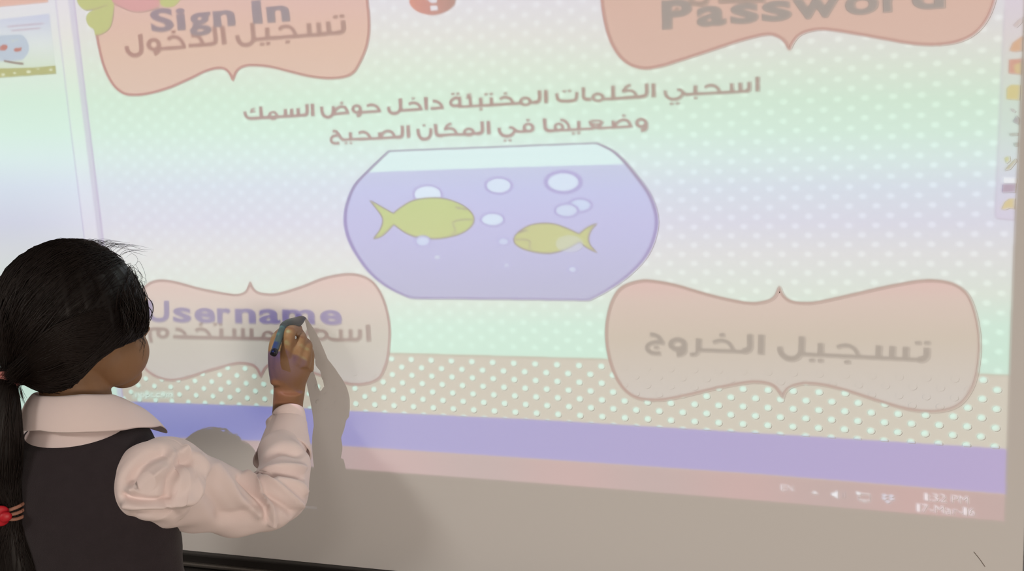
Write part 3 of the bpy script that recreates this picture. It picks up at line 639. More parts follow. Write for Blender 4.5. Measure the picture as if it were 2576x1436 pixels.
def bubble(cx_, cy_, rx, ry, w, inner=(217, 229, 245)):
    paint([uvs(ell(cx_, cy_, rx + 7, ry + 5))], (192, 188, 224), .5)
    draw('bubble', ell(cx_, cy_, rx, ry), (187, 180, 219), bowl, 'white bubble with a lilac rim')
    paint([uvs(ell(cx_, cy_, rx - w, ry - w * .75))], inner)
bubble(703, 462, 118, 74, 16, (222, 234, 248))
FISH = (203, 209, 152)
def fish(pts, mouth, eyes, c, label):
    p = [tuple(q) for s in pts for q in catmull(R.c(s), 6)[:-1]]
    strokes = [ribbon(p, 3.2, closed=True), ribbon(catmull(R.c(mouth), 6), 2.6)] + [ribbon(catmull(R.c(e), 4), w) for e, w in eyes]
    draw('fish', p, c, bowl, label)
    for lp in strokes: paint([uvs(l) for l in lp], (166, 156, 150))
fish([[(250, 510), (335, 556), (435, 612)], [(435, 612), (500, 560), (580, 515), (680, 494), (780, 491), (870, 505), (960, 540), (1020, 580), (1055, 620), (1066, 660), (1050, 706), (1000, 750), (920, 785), (800, 808), (700, 808), (600, 793), (520, 758), (440, 700)], [(440, 700), (370, 770), (330, 797), (278, 812)], [(278, 812), (330, 740), (352, 670), (330, 612), (250, 510)]],
     [(1056, 660), (960, 662), (905, 680), (903, 705), (920, 738), (912, 765), (886, 773)], [([(922, 562), (945, 574), (962, 566)], 4), ([(972, 576), (995, 580), (1018, 572)], 4)], lambda x, y: np.stack([201 + .02 * (y - 540), 210 - .02 * (y - 540), 152 + 0 * x], -1), 'larger yellow-green fish facing right')
bubble(1258, 395, 112, 70, 20); bubble(1762, 368, 152, 94, 34); bubble(1895, 548, 98, 58, 20, (208, 218, 242)); bubble(1788, 590, 98, 58, 18, (210, 219, 240)); bubble(1210, 660, 98, 56, 16)
bubble(665, 830, 62, 44, 12, (210, 218, 240)); bubble(1295, 832, 48, 32, 10, (208, 214, 238)); bubble(778, 955, 36, 26, 8, (212, 216, 234)); bubble(797, 1048, 20, 13, 5, (208, 208, 230)); bubble(1320, 1018, 32, 22, 6, (210, 212, 234)); bubble(1835, 1050, 38, 26, 8, (210, 216, 236))
fish([[(2026, 690), (1950, 722), (1885, 772)], [(1885, 772), (1800, 732), (1700, 697), (1600, 689), (1500, 706), (1420, 752), (1380, 800), (1388, 850), (1450, 890), (1540, 915), (1640, 925), (1730, 910), (1800, 885), (1890, 835)], [(1890, 835), (1950, 882), (2026, 918)], [(2026, 918), (1975, 862), (1960, 805), (1980, 745), (2026, 690)]],
     [(1385, 820), (1440, 816), (1490, 822), (1505, 838), (1498, 868), (1512, 895)], [([(1418, 762), (1448, 750), (1482, 747)], 4)], (204, 205, 154), 'smaller yellow fish facing left')
b_ = draw('bubble', ell(1812, 850, 108, 66), (214, 218, 214), bowl, 'see-through bubble over the tail of the small fish', alpha=.45)

# --- turn the drawing into lamp intensity
def blur(img, sig):
    k = int(sig * 3) + 1; w = np.exp(-.5 * (np.arange(-k, k + 1) / sig) ** 2); w /= w.sum()
    for ax in (0, 1):
        acc = np.zeros_like(img)
        for i, wi in enumerate(w): acc += wi * np.roll(img, i - k, ax)
        img = acc
    return img
# what the room's other lamps give on the board (measured with the projector off), as a smooth surface over the board
AC = np.array([[0.3065, 0.2612, 0.2213], [0.0851, 0.0744, 0.0637], [0.052, 0.0445, 0.039], [-0.0208, -0.0186, -0.0163], [0.0122, 0.0105, 0.0089], [-0.0287, -0.0242, -0.0211]])
def AMB(x, y):
    x = np.clip(x, 0, 2576) / 1000; y = np.clip(y, 0, 1436) / 1000
    return sum(t[..., None] * AC[k] for k, t in enumerate((np.ones_like(x), x, y, x * x, x * y, y * y)))
amb = AMB(PXX, PYY).astype(np.float32)
img = np.clip(CANV - amb, 0.0, None) * LIT[..., None]
img = blur(img, 1.6)
# projector: lens shifted, facing the board squarely
PRJ = Vector((-0.865, -0.75, 1.89))
GX, GZ = np.meshgrid(gx, gz)
r2 = (GX - PRJ.x) ** 2 + PRJ.y ** 2 + (GZ - PRJ.z) ** 2
fall = r2 ** 1.5 / abs(PRJ.y)
img = img * fall[..., None] / 0.78
bi = bpy.data.images.new('slide_light', NX, NZ, alpha=False, float_buffer=True); bi.colorspace_settings.name = 'Non-Color'
buf = np.ones((NZ, NX, 4), np.float32); buf[..., :3] = img
bi.pixels.foreach_set(buf.ravel()); bi.pack()
del buf, GX, GZ, r2, fall, img, amb, CANV, WHITE, PXX, PYY
ld = bpy.data.lights.new('projector_lamp', 'SPOT'); ld.spot_size = math.radians(178); ld.spot_blend = 0.0
ld.shadow_soft_size = 0.0015; ld.energy = 4 * math.pi ** 2 * 1.0; ld.use_nodes = True
lo_ = bpy.data.objects.new('projector_lamp', ld); COL.objects.link(lo_); lo_.location = PRJ; lo_.rotation_euler = (math.pi / 2, 0, 0)   # looks along +Y
nt = ld.node_tree; em = nt.nodes['Emission']
tc = nt.nodes.new('ShaderNodeTexCoord'); sp = nt.nodes.new('ShaderNodeSeparateXYZ'); nt.links.new(tc.outputs['Normal'], sp.inputs[0])
def mth(op, a, b, c=None):
    n = nt.nodes.new('ShaderNodeMath'); n.operation = op
    for i, q in enumerate((a, b, c)):
        if q is None: continue
        if isinstance(q, (int, float)): n.inputs[i].default_value = q
        else: nt.links.new(q, n.inputs[i])
    return n.outputs[0]
az = mth('ABSOLUTE', sp.outputs[2], 0)
tx = mth('DIVIDE', sp.outputs[0], az); ty = mth('DIVIDE', sp.outputs[1], az)
dd = abs(PRJ.y)
U = mth('MULTIPLY_ADD', tx, dd / (NX * MMPX), (PRJ.x - ux0) / (NX * MMPX))
Vv = mth('MULTIPLY_ADD', ty, dd / (NZ * MMPX), (PRJ.z - uz0) / (NZ * MMPX))
cb = nt.nodes.new('ShaderNodeCombineXYZ'); nt.links.new(U, cb.inputs[0]); nt.links.new(Vv, cb.inputs[1])
ti = nt.nodes.new('ShaderNodeTexImage'); ti.image = bi; ti.extension = 'CLIP'; ti.interpolation = 'Linear'
nt.links.new(cb.outputs[0], ti.inputs[0]); nt.links.new(ti.outputs[0], em.inputs[0])
em.inputs[1].default_value = 1.0
#GIRL
# ------------------------------------------------------------------ the girl
Z = Vector((0, 0, 1))
yaw = math.radians(20)
f_ = Vector((math.sin(yaw), math.cos(yaw), 0)); r_ = Vector((math.cos(yaw), -math.sin(yaw), 0))      # where the head looks, and its right
HC = P(188, 798, 0.362)
girl = empty('person', (-0.97, -0.38, 0.0))
tag(girl, 'girl with dark plaited hair, pink shirt and dark vest writing on the whiteboard', 'person')
def wear(o, label=None, parent=None):
    if parent is None: keep(o, girl)
    else: o.parent = parent
    if label: o['label'] = label
    return o
TC = Vector((-0.972, -0.385, 0))
def W3(p): return P(*p[:3])
def chain(pts, n=6):
    """(px,py,h,radius_px) -> smoothed world points and radii in metres"""
    pts = [(q[0], q[1], q[2] + .034 * min(1, q[2] / .05) * min(1, max(0, (.32 - q[2]) / .1)), q[3]) for q in pts]
    c = catmull(pts, n); return [P(*q[:3]) for q in c], [q[3] * px_size(*q[:3]) for q in c]
def hd(a, b, c): return HC + f_ * a + r_ * b + Z * c          # head coordinates: forward, right, up
def rings(rows, seg=48, sq=1.0, n=4, cx0=None):
    rows = catmull(rows, n)
    return tube([(q[0], q[1], q[2]) for q in rows], [(q[3], q[4]) for q in rows], seg, up=(1, 0, 0), sq=sq)
tx0, ty0 = TC.x, TC.y
parts = []
parts.append(ball(hd(-.004, 0, .004), (f_ * .090, r_ * .071, Z * .090), 40, 28))
parts.append(ball(hd(.022, 0, -.045), (f_ * .060, r_ * .056, Z * .052), 32, 20))
parts.append(ball(hd(.038, .016, -.058), (f_ * .050, r_ * .044, Z * .046), 28, 18)); parts.append(ball(hd(.038, -.016, -.058), (f_ * .050, r_ * .044, Z * .046), 28, 18))
parts.append(ball(hd(.060, 0, -.097), (f_ * .024, r_ * .024, Z * .018), 20, 12))
parts.append(ball(hd(.050, .028, -.050), (f_ * .028, r_ * .024, Z * .028), 20, 12)); parts.append(ball(hd(.050, -.028, -.050), (f_ * .028, r_ * .024, Z * .028), 20, 12))
v, fc_ = tube([hd(.080, 0, -.004), hd(.089, 0, -.022), hd(.098, 0, -.038), hd(.090, 0, -.046)], [.006, .008, .0105, .008], 12); parts.append((v, fc_))
for s in (-1, 1):
    parts.append(ball(hd(.090, s * .009, -.041), (f_ * .008, r_ * .007, Z * .006), 12, 8))
    parts.append(ball(hd(.074, s * .031, .014), (f_ * .012, r_ * .022, Z * .007), 16, 8))
    parts.append(ball(hd(-.006, s * .071, -.022), ((f_ * .8 - Z * .2) * .016, r_ * .007, Z * .030), 16, 12))
    parts.append(ball(hd(-.012, s * .075, -.018), (f_ * .010, r_ * .007, Z * .022), 16, 12))
parts.append(tube([(tx0 + .0, ty0 + .005, 1.06), (tx0 - .002, ty0 + .008, 1.12), hd(-.016, 0, -.075), hd(-.006, 0, -.02)], [(.055, .052), (.046, .045), (.043, .044), (.045, .045)], 28, up=(1, 0, 0)))
TORSO = [(tx0, ty0, .70, .118, .085), (tx0, ty0, .78, .120, .088), (tx0, ty0, .87, .106, .076), (tx0, ty0, .95, .110, .078), (tx0, ty0, 1.02, .116, .080), (tx0, ty0, 1.065, .112, .068), (tx0, ty0, 1.095, .080, .056), (tx0, ty0, 1.115, .050, .048)]
parts.append(rings(TORSO))
# right arm, raised to the board
arm = [(385, 1190, .372, 45), (470, 1215, .33, 50), (580, 1252, .262, 46), (682, 1252, .205, 42), (708, 1210, .175, 42), (715, 1130, .108, 45), (722, 1050, .070, 38), (725, 1010, .060, 37.5), (728, 978, .060, 39)]
parts.append(tube(*chain(arm), seg=28))
# hand: palm, wrist and five fingers
vr = Vector((0.73, 0.68, 0))
def chainp(pts, n=5, seg=16): parts.append(tube(*chain(pts, n), seg=seg)); pts = [(q[0], q[1], q[2] + .034 * min(1, q[2] / .05), q[3]) for q in pts]; parts.append(ball(P(*pts[-1][:3]), [a * pts[-1][3] * px_size(*pts[-1][:3]) for a in (Vector((1, 0, 0)), Vector((0, 1, 0)), Z)], 14, 8))
def slab(pts, n=5):
    pts = [(q[0], q[1], q[2] + .034 * min(1, q[2] / .05), q[3], q[4]) for q in pts]
    c = catmull(pts, n); parts.append(tube([P(*q[:3]) for q in c], [(q[3] * px_size(*q[:3]), q[4] * px_size(*q[:3])) for q in c], 28, up=vr))
slab([(727, 1000, .058, 38, 30), (729, 965, .060, 41, 28), (733, 935, .064, 49, 28), (737, 905, .062, 51, 26), (738, 882, .056, 44, 22), (738, 868, .052, 34, 16)])
chainp([(722, 915, .070, 18), (723, 880, .074, 16.5), (727, 845, .074, 15.5), (731, 833, .064, 15.5), (742, 829, .040, 13), (750, 826, .024, 11)])
chainp([(745, 912, .066, 17), (752, 880, .064, 14.5), (757, 857, .056, 13), (760, 850, .044, 12.5), (757, 840, .026, 10.5)])
chainp([(762, 918, .058, 20), (769, 890, .056, 16), (772, 874, .048, 14.5), (772, 866, .034, 13), (764, 856, .022, 11)])
chainp([(770, 930, .050, 20), (777, 905, .046, 14), (778, 890, .038, 13), (775, 880, .028, 11.5), (768, 874, .020, 10)])
chainp([(704, 960, .072, 24), (694, 925, .076, 19), (690, 888, .072, 16), (694, 858, .058, 15), (706, 838, .040, 13), (722, 832, .028, 11)])
# left arm, hanging, with a relaxed hand
ls = Vector((tx0 - .118, ty0, 1.055)); le = Vector((tx0 - .165, ty0 - .02, .86)); lw = Vector((tx0 - .155, ty0 + .05, .685))
parts.append(tube([Vector(p) for p in catmull([ls + Vector((.03, 0, .0)), ls, (ls + le) / 2, le, (le + lw) / 2, lw, lw - Z * .02], 4)], [.036] * 4 + [.036] * 4 + [.033] * 4 + [.029] * 4 + [.029] * 4 + [.022] * 5, 20))
parts.append(tube([lw, lw - Z * .03 + Vector((0, .006, 0)), lw - Z * .062 + Vector((0, .012, 0)), lw - Z * .078 + Vector((0, .014, 0))], [(.014, .022), (.013, .031), (.012, .032), (.010, .027)], 20, up=(1, 0, 0)))
for i, (dy, ln) in enumerate(((-.016, .047), (-.004, .056), (.010, .056), (.023, .046))):
    b0 = lw - Z * .072 + Vector((0, dy + .010, 0)); parts.append(tube([b0, b0 - Z * ln * .5 + Vector((.004, .001, 0)), b0 - Z * ln + Vector((.014, .003, 0))], [.0088, .0082, .0066], 12))
b0 = lw - Z * .03 + Vector((0, .026, 0)); parts.append(tube([b0, b0 + Vector((.006, .016, -.022)), b0 + Vector((.014, .020, -.048))], [.011, .0095, .0075], 12))
for s in (-1, 1):
    hx = tx0 + s * .058
    parts.append(tube([Vector(p) for p in catmull([(hx, ty0, .76), (hx, ty0, .66), (hx + s * .004, ty0 + .004, .52), (hx + s * .004, ty0 + .01, .40), (hx + s * .004, ty0 - .004, .28), (hx + s * .004, ty0 - .012, .14), (hx + s * .004, ty0 - .012, .075)], 3)],
        [.070, .069, .067, .065, .062, .058, .055, .052, .050, .047, .046, .047, .047, .044, .038, .032, .030, .029, .029], 24))
    parts.append(tube([(hx + s * .004, ty0 - .04, .045), (hx + s * .005, ty0 + .0, .045), (hx + s * .008, ty0 + .06, .034), (hx + s * .010, ty0 + .12, .024)], [(.024, .026), (.029, .034), (.033, .024), (.022, .012)], 20, up=(1, 0, 0)))
body = remeshed('body', parts, 0.0023, 'skin', 5, .5); wear(body, 'brown skin of face, neck, raised hand and legs')
for s in (-1, 1):
    e = obj('eye', *ball(hd(.073, s * .031, -.002), (f_ * .0125, r_ * .0125, Z * .0115), 20, 14), 'sclera', smooth=True); wear(e)
    g = obj('iris', *ball(hd(.0825, s * .031, -.003), (f_ * .0042, r_ * .0055, Z * .0055), 14, 8), 'iris', smooth=True); wear(g, None, e); g.parent = e
    wear(obj('eyebrow', *tube([hd(.082, s * .016, .020), hd(.084, s * .030, .026), hd(.076, s * .046, .021)], [(.0016, .003), (.0018, .0035), (.001, .002)], 8), 'hair'))
wear(obj('mouth', *merge(tube([hd(.074, -.018, -.067), hd(.084, -.007, -.064), hd(.0855, 0, -.0655), hd(.084, .007, -.064), hd(.074, .018, -.067)], [.001, .0035, .003, .0035, .001], 10), tube([hd(.074, -.016, -.069), hd(.084, 0, -.073), hd(.074, .016, -.069)], [.001, .0042, .001], 10)), 'lips', smooth=True))

# --- shirt
SH = [(tx0, ty0, .80, .124, .092), (tx0, ty0, .87, .113, .083), (tx0, ty0, .95, .117, .085), (tx0, ty0, 1.02, .122, .086), (tx0, ty0, 1.068, .110, .076), (tx0, ty0 + .002, 1.095, .092, .068), (tx0, ty0 + .004, 1.122, .066, .058), (tx0, ty0 + .006, 1.138, .053, .052)]
shirt = obj('shirt', *rings(SH, 64), 'shirt', smooth=True); wear(shirt, 'pale pink long-sleeved shirt')
# the visible sleeve: a loft with folds pressed into it
slv = [(366, 1214, .428, 26), (367, 1214, .426, 56), (370, 1214, .419, 82), (378, 1213, .406, 101), (394, 1212, .388, 109), (420, 1211, .366, 108), (470, 1228, .335, 99), (540, 1252, .285, 89), (610, 1266, .243, 77), (668, 1262, .212, 76), (698, 1240, .192, 76), (710, 1205, .172, 70), (712, 1165, .148, 62), (717, 1120, .108, 52), (723, 1080, .082, 45), (725, 1058, .072, 41)]
cP, cR = chain(slv, 12)
v, fc_ = tube(cP, cR, 160, cap=True)
RIDGES = [  # width px, height m, polyline in photograph pixels (where the fold is seen)
 (15, -.0075, [(330, 1210), (345, 1180), (372, 1155), (408, 1138)]),
 (13, .0060, [(330, 1230), (345, 1222), (371, 1211), (420, 1178), (440, 1145)]),
 (20, -.0085, [(429, 1255), (427, 1205), (448, 1160), (476, 1152)]),
 (11, .0095, [(430, 1268), (476, 1252), (500, 1220), (514, 1183), (496, 1150), (465, 1134)]),
 (12, .0060, [(540, 1172), (556, 1194), (572, 1216), (600, 1255), (650, 1290)]),
 (9, -.0060, [(312, 1246), (340, 1254), (393, 1261), (430, 1262)]),
 (9, .0050, [(318, 1268), (350, 1274), (410, 1276)]),
 (14, -.0050, [(340, 1300), (380, 1290), (440, 1296)]),
 (20, -.0060, [(520, 1205), (530, 1240), (556, 1280)]),
 (6, .0095, [(616, 1192), (640, 1215), (664, 1248), (683, 1280), (686, 1316)]),
 (7, -.0080, [(604, 1200), (628, 1226), (650, 1252), (668, 1280), (672, 1305)]),
 (8, .0070, [(655, 1200), (704, 1226), (735, 1252), (762, 1276)]),
 (9, -.0065, [(664, 1240), (700, 1262), (735, 1290)]),
 (16, -.0055, [(560, 1305), (600, 1296), (640, 1276)]),
 (8, .0065, [(650, 1188), (711, 1176), (765, 1178)]),
 (10, -.0060, [(640, 1196), (705, 1194), (760, 1200)]),
 (9, -.0090, [(645, 1168), (675, 1143), (711, 1130), (755, 1140)]),
 (10, .0055, [(700, 1205), (745, 1216), (765, 1235)]),
]
def polydist(px, py, poly):
    best = np.full(px.shape, 1e9)
    for (xa, ya), (xb, yb) in zip(poly, poly[1:]):
        dx, dy = xb - xa, yb - ya; t = np.clip(((px - xa) * dx + (py - ya) * dy) / (dx * dx + dy * dy), 0, 1)
        best = np.minimum(best, np.hypot(px - xa - t * dx, py - ya - t * dy))
    return best
def fold(o, ridges, back_amp=.0025, seed=3, nz=.0012):
    me = o.data; me.update()
    co = np.array([tuple(q.co) for q in me.vertices]); no = np.array([tuple(q.normal) for q in me.vertices])
    d = co - np.array(CAM); dist = np.linalg.norm(d, axis=1); vd = d / dist[:, None]
    face = np.clip(-(vd * no).sum(1) * 1.6, 0, 1)
    # signed away weighting so the back keeps soft folds of its own
    pxy = np.array([to_px(Vector(q)) for q in co])
    disp = np.zeros(len(co))
    for w, a, poly in ridges:
        poly = [tuple(q) for q in catmull(poly, 4)]
        dd_ = polydist(pxy[:, 0], pxy[:, 1], poly); disp += 1.6 * a * np.exp(-(dd_ / w) ** 2) * face
    k = np.random.default_rng(seed); nzv = np.zeros(len(co))
    for _ in range(10):
        dr = k.normal(size=3); dr /= np.linalg.norm(dr); nzv += np.sin(co @ dr * k.uniform(60, 170) + k.uniform(0, 6.28)) / 10
    disp += nzv * (nz * 3 + back_amp * 3 * (1 - face))
    co += no * disp[:, None]
    me.vertices.foreach_set('co', co.ravel().astype(np.float32)); me.update()
sl = obj('sleeve', v, fc_, 'shirt', smooth=True); fold(sl, RIDGES); wear(sl, None, shirt); 
sl.parent = shirt
lsl = obj('sleeve', *tube([Vector(p) for p in catmull([ls + Vector((.04, 0, .005)), ls + Vector((.01, 0, .0)), ls + Vector((-.01, -.002, -.04)), (ls + le) / 2, le, (le + lw) / 2, lw + Z * .02], 6)], [.045] * 6 + [.058] * 6 + [.055] * 6 + [.048] * 6 + [.042] * 6 + [.036] * 7, 48), 'shirt', smooth=True)
fold(lsl, [], .0025, 5); lsl.parent = shirt
# cuff: folded band round the wrist, flaring where it is turned back
cf = [(725, 1045, .066, 38.5), (725, 1052, .068, 40.5), (724.5, 1062, .072, 43.5), (722, 1080, .082, 48), (717, 1104, .096, 53), (711, 1128, .112, 59)]
cP, cR = chain(cf, 6); v, fc_ = tube(cP, cR, 72, cap=False)
seg = 72; last = len(cP) - 1
away = Vector((-.68, .73, 0)); sr = Vector((.73, .68, 0))
for i in range(last + 1):
    t = max(0, (i - last * .45) / (last * .55)) ** 1.5
    for k in range(seg):
        q = v[i * seg + k]; dlt = q - cP[i]; near = -(dlt.dot(away)) / cR[i]; side = dlt.dot(sr) / cR[i]
        q = q + Z * t * (.010 * near - .012) + sr * side * t * .006 + Z * (-.012) * t * max(0, -side) ** 3 + sr * (-.006) * t * max(0, -side) ** 3
        t0 = max(0, 1 - i / (last * .35)) ; q = q + Z * t0 * .0165 * max(-.2, near)
        bulge = math.exp(-((i / last - .42) / .10) ** 2) * math.exp(-((side + .95) / .15) ** 2)
        v[i * seg + k] = q + sr * (-.005) * bulge
cuff = obj('cuff', v, fc_, 'shirt', smooth=True)
m_ = cuff.modifiers.new('s', 'SOLIDIFY'); m_.thickness = 0.0022; m_.offset = 1; bake_mods(cuff)
fold(cuff, [(5, .0022, [(676, 1122), (700, 1110), (745, 1112), (770, 1126)]), (4, -.0018, [(670, 1100), (678, 1070), (690, 1040)])], .0003, 8, .0003)
cuff.parent = shirt; cuff['label'] = 'pink cuff turned back at the wrist'
# collar: a stand and a fall that drops to a point at the front
NC = Vector((tx0 + .001, ty0 + .006, 0))
def collar_pts(a, part):
    """a: 0 at the back, +-180 at the front; part 0 stand foot, 1 top crease, 2 outer hem"""
    t = abs(a) / 180.0; s = 1 if a >= 0 else -1
    lerp = lambda xs: float(np.interp(t, [0, .25, .5, .72, .88, .95], xs))
    if part == 0: r, z = lerp([.0505, .0500, .0495, .050, .053, .056]), lerp([1.125, 1.122, 1.115, 1.103, 1.090, 1.084])
    elif part == 1: r, z = lerp([.0545, .0530, .0520, .055, .060, .066]), lerp([1.174, 1.172, 1.162, 1.138, 1.108, 1.094])
    else: r, z = lerp([.0760, .0800, .0860, .098, .120, .104]), lerp([1.134, 1.128, 1.117, 1.098, 1.068, 1.080])
    rad = math.radians(a)
    return Vector((NC.x + math.sin(rad) * r * 1.0, NC.y - math.cos(rad) * r * (.96 if part < 2 else 1.0), z))
V = []; Fc = []
angs = np.linspace(-171, 171, 97)
for a in angs:
    p0, p1, p2 = (collar_pts(a, k) for k in (0, 1, 2))
    out = (p2 - p1); out.z = 0
    mid = (p1 + p2) / 2 + Vector((0, 0, .008)) + out * .10
    row = [p0, p0.lerp(p1, .5), p0.lerp(p1, .9), p1 + out * .08 + Z * .003, p1.lerp(mid, .5) + Z * .003, mid, mid.lerp(p2, .5) + Z * .001, p2]
    V += row
nr = 8
for i in range(len(angs) - 1):
    for k in range(nr - 1): Fc.append((i * nr + k, (i + 1) * nr + k, (i + 1) * nr + k + 1, i * nr + k + 1))
co_ = obj('collar', V, Fc, 'shirt', smooth=True)
m_ = co_.modifiers.new('s', 'SOLIDIFY'); m_.thickness = 0.0024; m_.offset = 0
m_ = co_.modifiers.new('b', 'SUBSURF'); m_.levels = m_.render_levels = 1
bake_mods(co_); fold(co_, [], .0002, 9, .0004); co_.parent = shirt; co_['label'] = 'wide pointed pink collar'
# --- vest and skirt
VT = [(tx0, ty0, .74, .134, .104), (tx0, ty0, .80, .129, .098), (tx0, ty0, .87, .120, .090), (tx0, ty0, .95, .123, .092), (tx0, ty0, 1.01, .125, .093), (tx0, ty0, 1.055, .118, .086), (tx0, ty0, 1.080, .106, .082), (tx0, ty0 - .002, 1.102, .088, .077), (tx0, ty0 - .004, 1.117, .074, .071)]
vest = obj('vest', *rings(VT, 96, n=8), 'vest', smooth=True); fold(vest, [], .0006, 12, .0006); wear(vest, 'dark navy-black sleeveless vest')
SK = [(tx0, ty0, .80, .122, .090), (tx0, ty0, .74, .138, .106), (tx0, ty0, .60, .165, .135), (tx0, ty0, .42, .195, .165)]
V, Fc = rings(SK[::-1], 96, n=8)
for i, q in enumerate(V):
    k = i % 96; t = max(0, (.78 - q.z) / .36); s = 1 + .045 * t * (1 if k % 4 < 2 else -1)
    V[i] = Vector((tx0 + (q.x - tx0) * s, ty0 + (q.y - ty0) * s, q.z))
wear(obj('skirt', V, Fc, 'skirt', smooth=True), 'dark pleated skirt')
for s in (-1, 1):
    hx = tx0 + s * .062
    wear(obj('sock', *tube([(hx, ty0 - .012, .22), (hx, ty0 - .013, .14), (hx, ty0 - .012, .075), (hx, ty0 - .008, .05)], [.050, .037, .034, .036], 28), 'sock', smooth=True))
    wear(obj('shoe', *merge(tube([(hx, ty0 - .052, .036), (hx, ty0 - .03, .040), (hx, ty0 + .01, .040), (hx + s * .004, ty0 + .06, .032), (hx + s * .006, ty0 + .11, .026), (hx + s * .006, ty0 + .135, .022)], [(.026, .024), (.034, .034), (.036, .038), (.039, .028), (.036, .022), (.018, .014)], 28, up=(1, 0, 0)),
                            box(hx - .036, hx + .038, ty0 - .055, ty0 + .13, 0.0, .014, .006)), 'shoe', smooth=True))
# --- hair
def zmin(phi):
    """lower edge of the hair: a fringe swept down over her right temple, the brow free on the left"""
    if phi >= 0: return float(np.interp(phi, [0, 8, 15, 24, 60, 80, 100, 118, 140, 180], [.030, .004, -.024, -.030, -.032, -.034, -.046, -.072, -.092, -.092]))
    return float(np.interp(-phi, [0, 25, 50, 68, 84, 100, 118, 140, 180], [.030, .040, .030, .000, -.034, -.046, -.072, -.092, -.092]))
HA, HB, HU = .0995, .084, .104
def hair_pt(phi, u, k=1.0):
    """phi degrees from the front towards her right; u 0 crown .. 1 lower edge"""
    zm = zmin(phi) / HU
    th = u * math.acos(max(-1, zm)); a = math.radians(phi)
    bulge = 1 + .02 * math.sin(a * 3 + u * 5)
    return hd((math.cos(a) * math.sin(th) * HA - .004) * k * bulge, math.sin(a) * math.sin(th) * HB * k * bulge, math.cos(th) * HU * k)
V = []; Fc = []; NP, NU = 128, 40
for i in range(NP):
    phi = 360 * i / NP; phi = phi - 360 if phi > 180 else phi
    for j in range(NU + 1):
        u = j / NU; q = hair_pt(phi, u, 1 + .008 * math.sin(phi * .9 + u * 9) + .006 * math.sin(phi * .37 + 2))
        V.append(q)
    e = V[-1]; c = hd(-.004, 0, (e - HC).z)
    for t, dz in ((.95, -.004), (.86, -.004), (.7, .006), (.0, .02)): V.append(c.lerp(e, t) + Z * dz)
nr = NU + 5
for i in range(NP):
    a, b = i * nr, ((i + 1) % NP) * nr
    for j in range(nr - 1): Fc.append((a + j, a + j + 1, b + j + 1, b + j))
hair = obj('hair', V, Fc, 'hair', smooth=True); wear(hair, 'dark hair gathered into one long ponytail')
TIE = P(16, 956, .452)
tail_c = [(40, 930, .440, 34), (14, 958, .453, 26), (8, 1000, .468, 36), (3, 1060, .476, 45), (4, 1120, .478, 47), (4, 1190, .478, 44), (18, 1245, .478, 33), (30, 1281, .476, 27), (28, 1320, .476, 38), (34, 1370, .474, 54), (46, 1440, .470, 68), (50, 1520, .466, 60), (52, 1600, .462, 30), (54, 1640, .460, 8)]
tP, tR = chain(tail_c, 8)
v, fc_ = tube(tP, tR, 40)
pt_ = obj('ponytail', v, fc_, 'hair', smooth=True); pt_.parent = hair; pt_['label'] = 'long ponytail bound twice'
def strands(name, lines, radius, parent, m='strand', label=None):
    V = np.zeros((0, 3)); VV = []; FF = []; n0 = 0
    for pts, rr in lines:
        pts = np.asarray(pts, float); n = len(pts)
        t = np.gradient(pts, axis=0); t /= np.linalg.norm(t, axis=1)[:, None] + 1e-12
        ref = np.array([.3, .2, .93]); u = np.cross(t, ref); u /= np.linalg.norm(u, axis=1)[:, None] + 1e-9; w = np.cross(t, u)
        tp = np.sin(np.linspace(.25, math.pi - .12, n))[:, None] * rr
        ring = np.stack([pts + u * tp, pts - .5 * u * tp + .866 * w * tp, pts - .5 * u * tp - .866 * w * tp], 1).reshape(-1, 3)
        VV.append(ring)
        for i in range(n - 1):
            for k in range(3):
                a, b = n0 + i * 3 + k, n0 + i * 3 + (k + 1) % 3; FF.append((a, b, b + 3, a + 3))
        n0 += n * 3
    V = np.concatenate(VV); me = bpy.data.meshes.new(name); me.from_pydata(V.tolist(), [], FF); me.update(); me.shade_smooth()
    me.materials.append(M[m]); o = bpy.data.objects.new(name, me); COL.objects.link(o); o.parent = parent; o['kind'] = 'stuff'
    if label: o['label'] = label
    return o
L = []
hc = np.array(HC)
def onhair(p, k):
    """push a point onto the hair shell scaled by k, kept above the lower edge"""
    d = Vector(p) - HC; a, b, c = d.dot(f_) + .004, d.dot(r_), d.dot(Z)
    n = math.sqrt((a / HA) ** 2 + (b / HB) ** 2 + (c / HU) ** 2) or 1
    zl = zmin(math.degrees(math.atan2(b, a))) - .002
    return np.array(hd(a / n * k - .004, b / n * k, max(c / n * k, zl)))
for i in range(2100):
    side = 1 if rng.random() < .8 else -1
    phi = side * rng.uniform(0, 165); u0 = rng.uniform(.04, 1.0) if rng.random() < .6 else rng.uniform(.8, 1.0)
    if rng.random() < .25: phi = side * rng.uniform(0, 60); u0 = rng.uniform(.02, .5)
    st = np.array(hair_pt(phi, u0 * .985)); en = np.array(TIE) + rng.normal(size=3) * .006
    k0 = rng.uniform(1.0, 1.028); n = 15; wv = rng.uniform(.0004, .0022); ph = rng.uniform(0, 6.28); fr = rng.uniform(1.5, 4)
    sag = rng.uniform(-.012, .006)
    pts = []
    for t in np.linspace(0, 1, n):
        p = st * (1 - t) + en * t; p = p + np.array([0, 0, -1]) * sag * math.sin(math.pi * t)
        q = onhair(p, k0 + .008 * math.sin(ph + t * 5)); b = max(0, (t - .8) / .2); q = q * (1 - b) + en * b
        q = q + np.array([0, 0, 1]) * wv * math.sin(t * fr * 6.28 + ph)
        pts.append(q)
    L.append((pts, rng.uniform(.0004, .0009)))
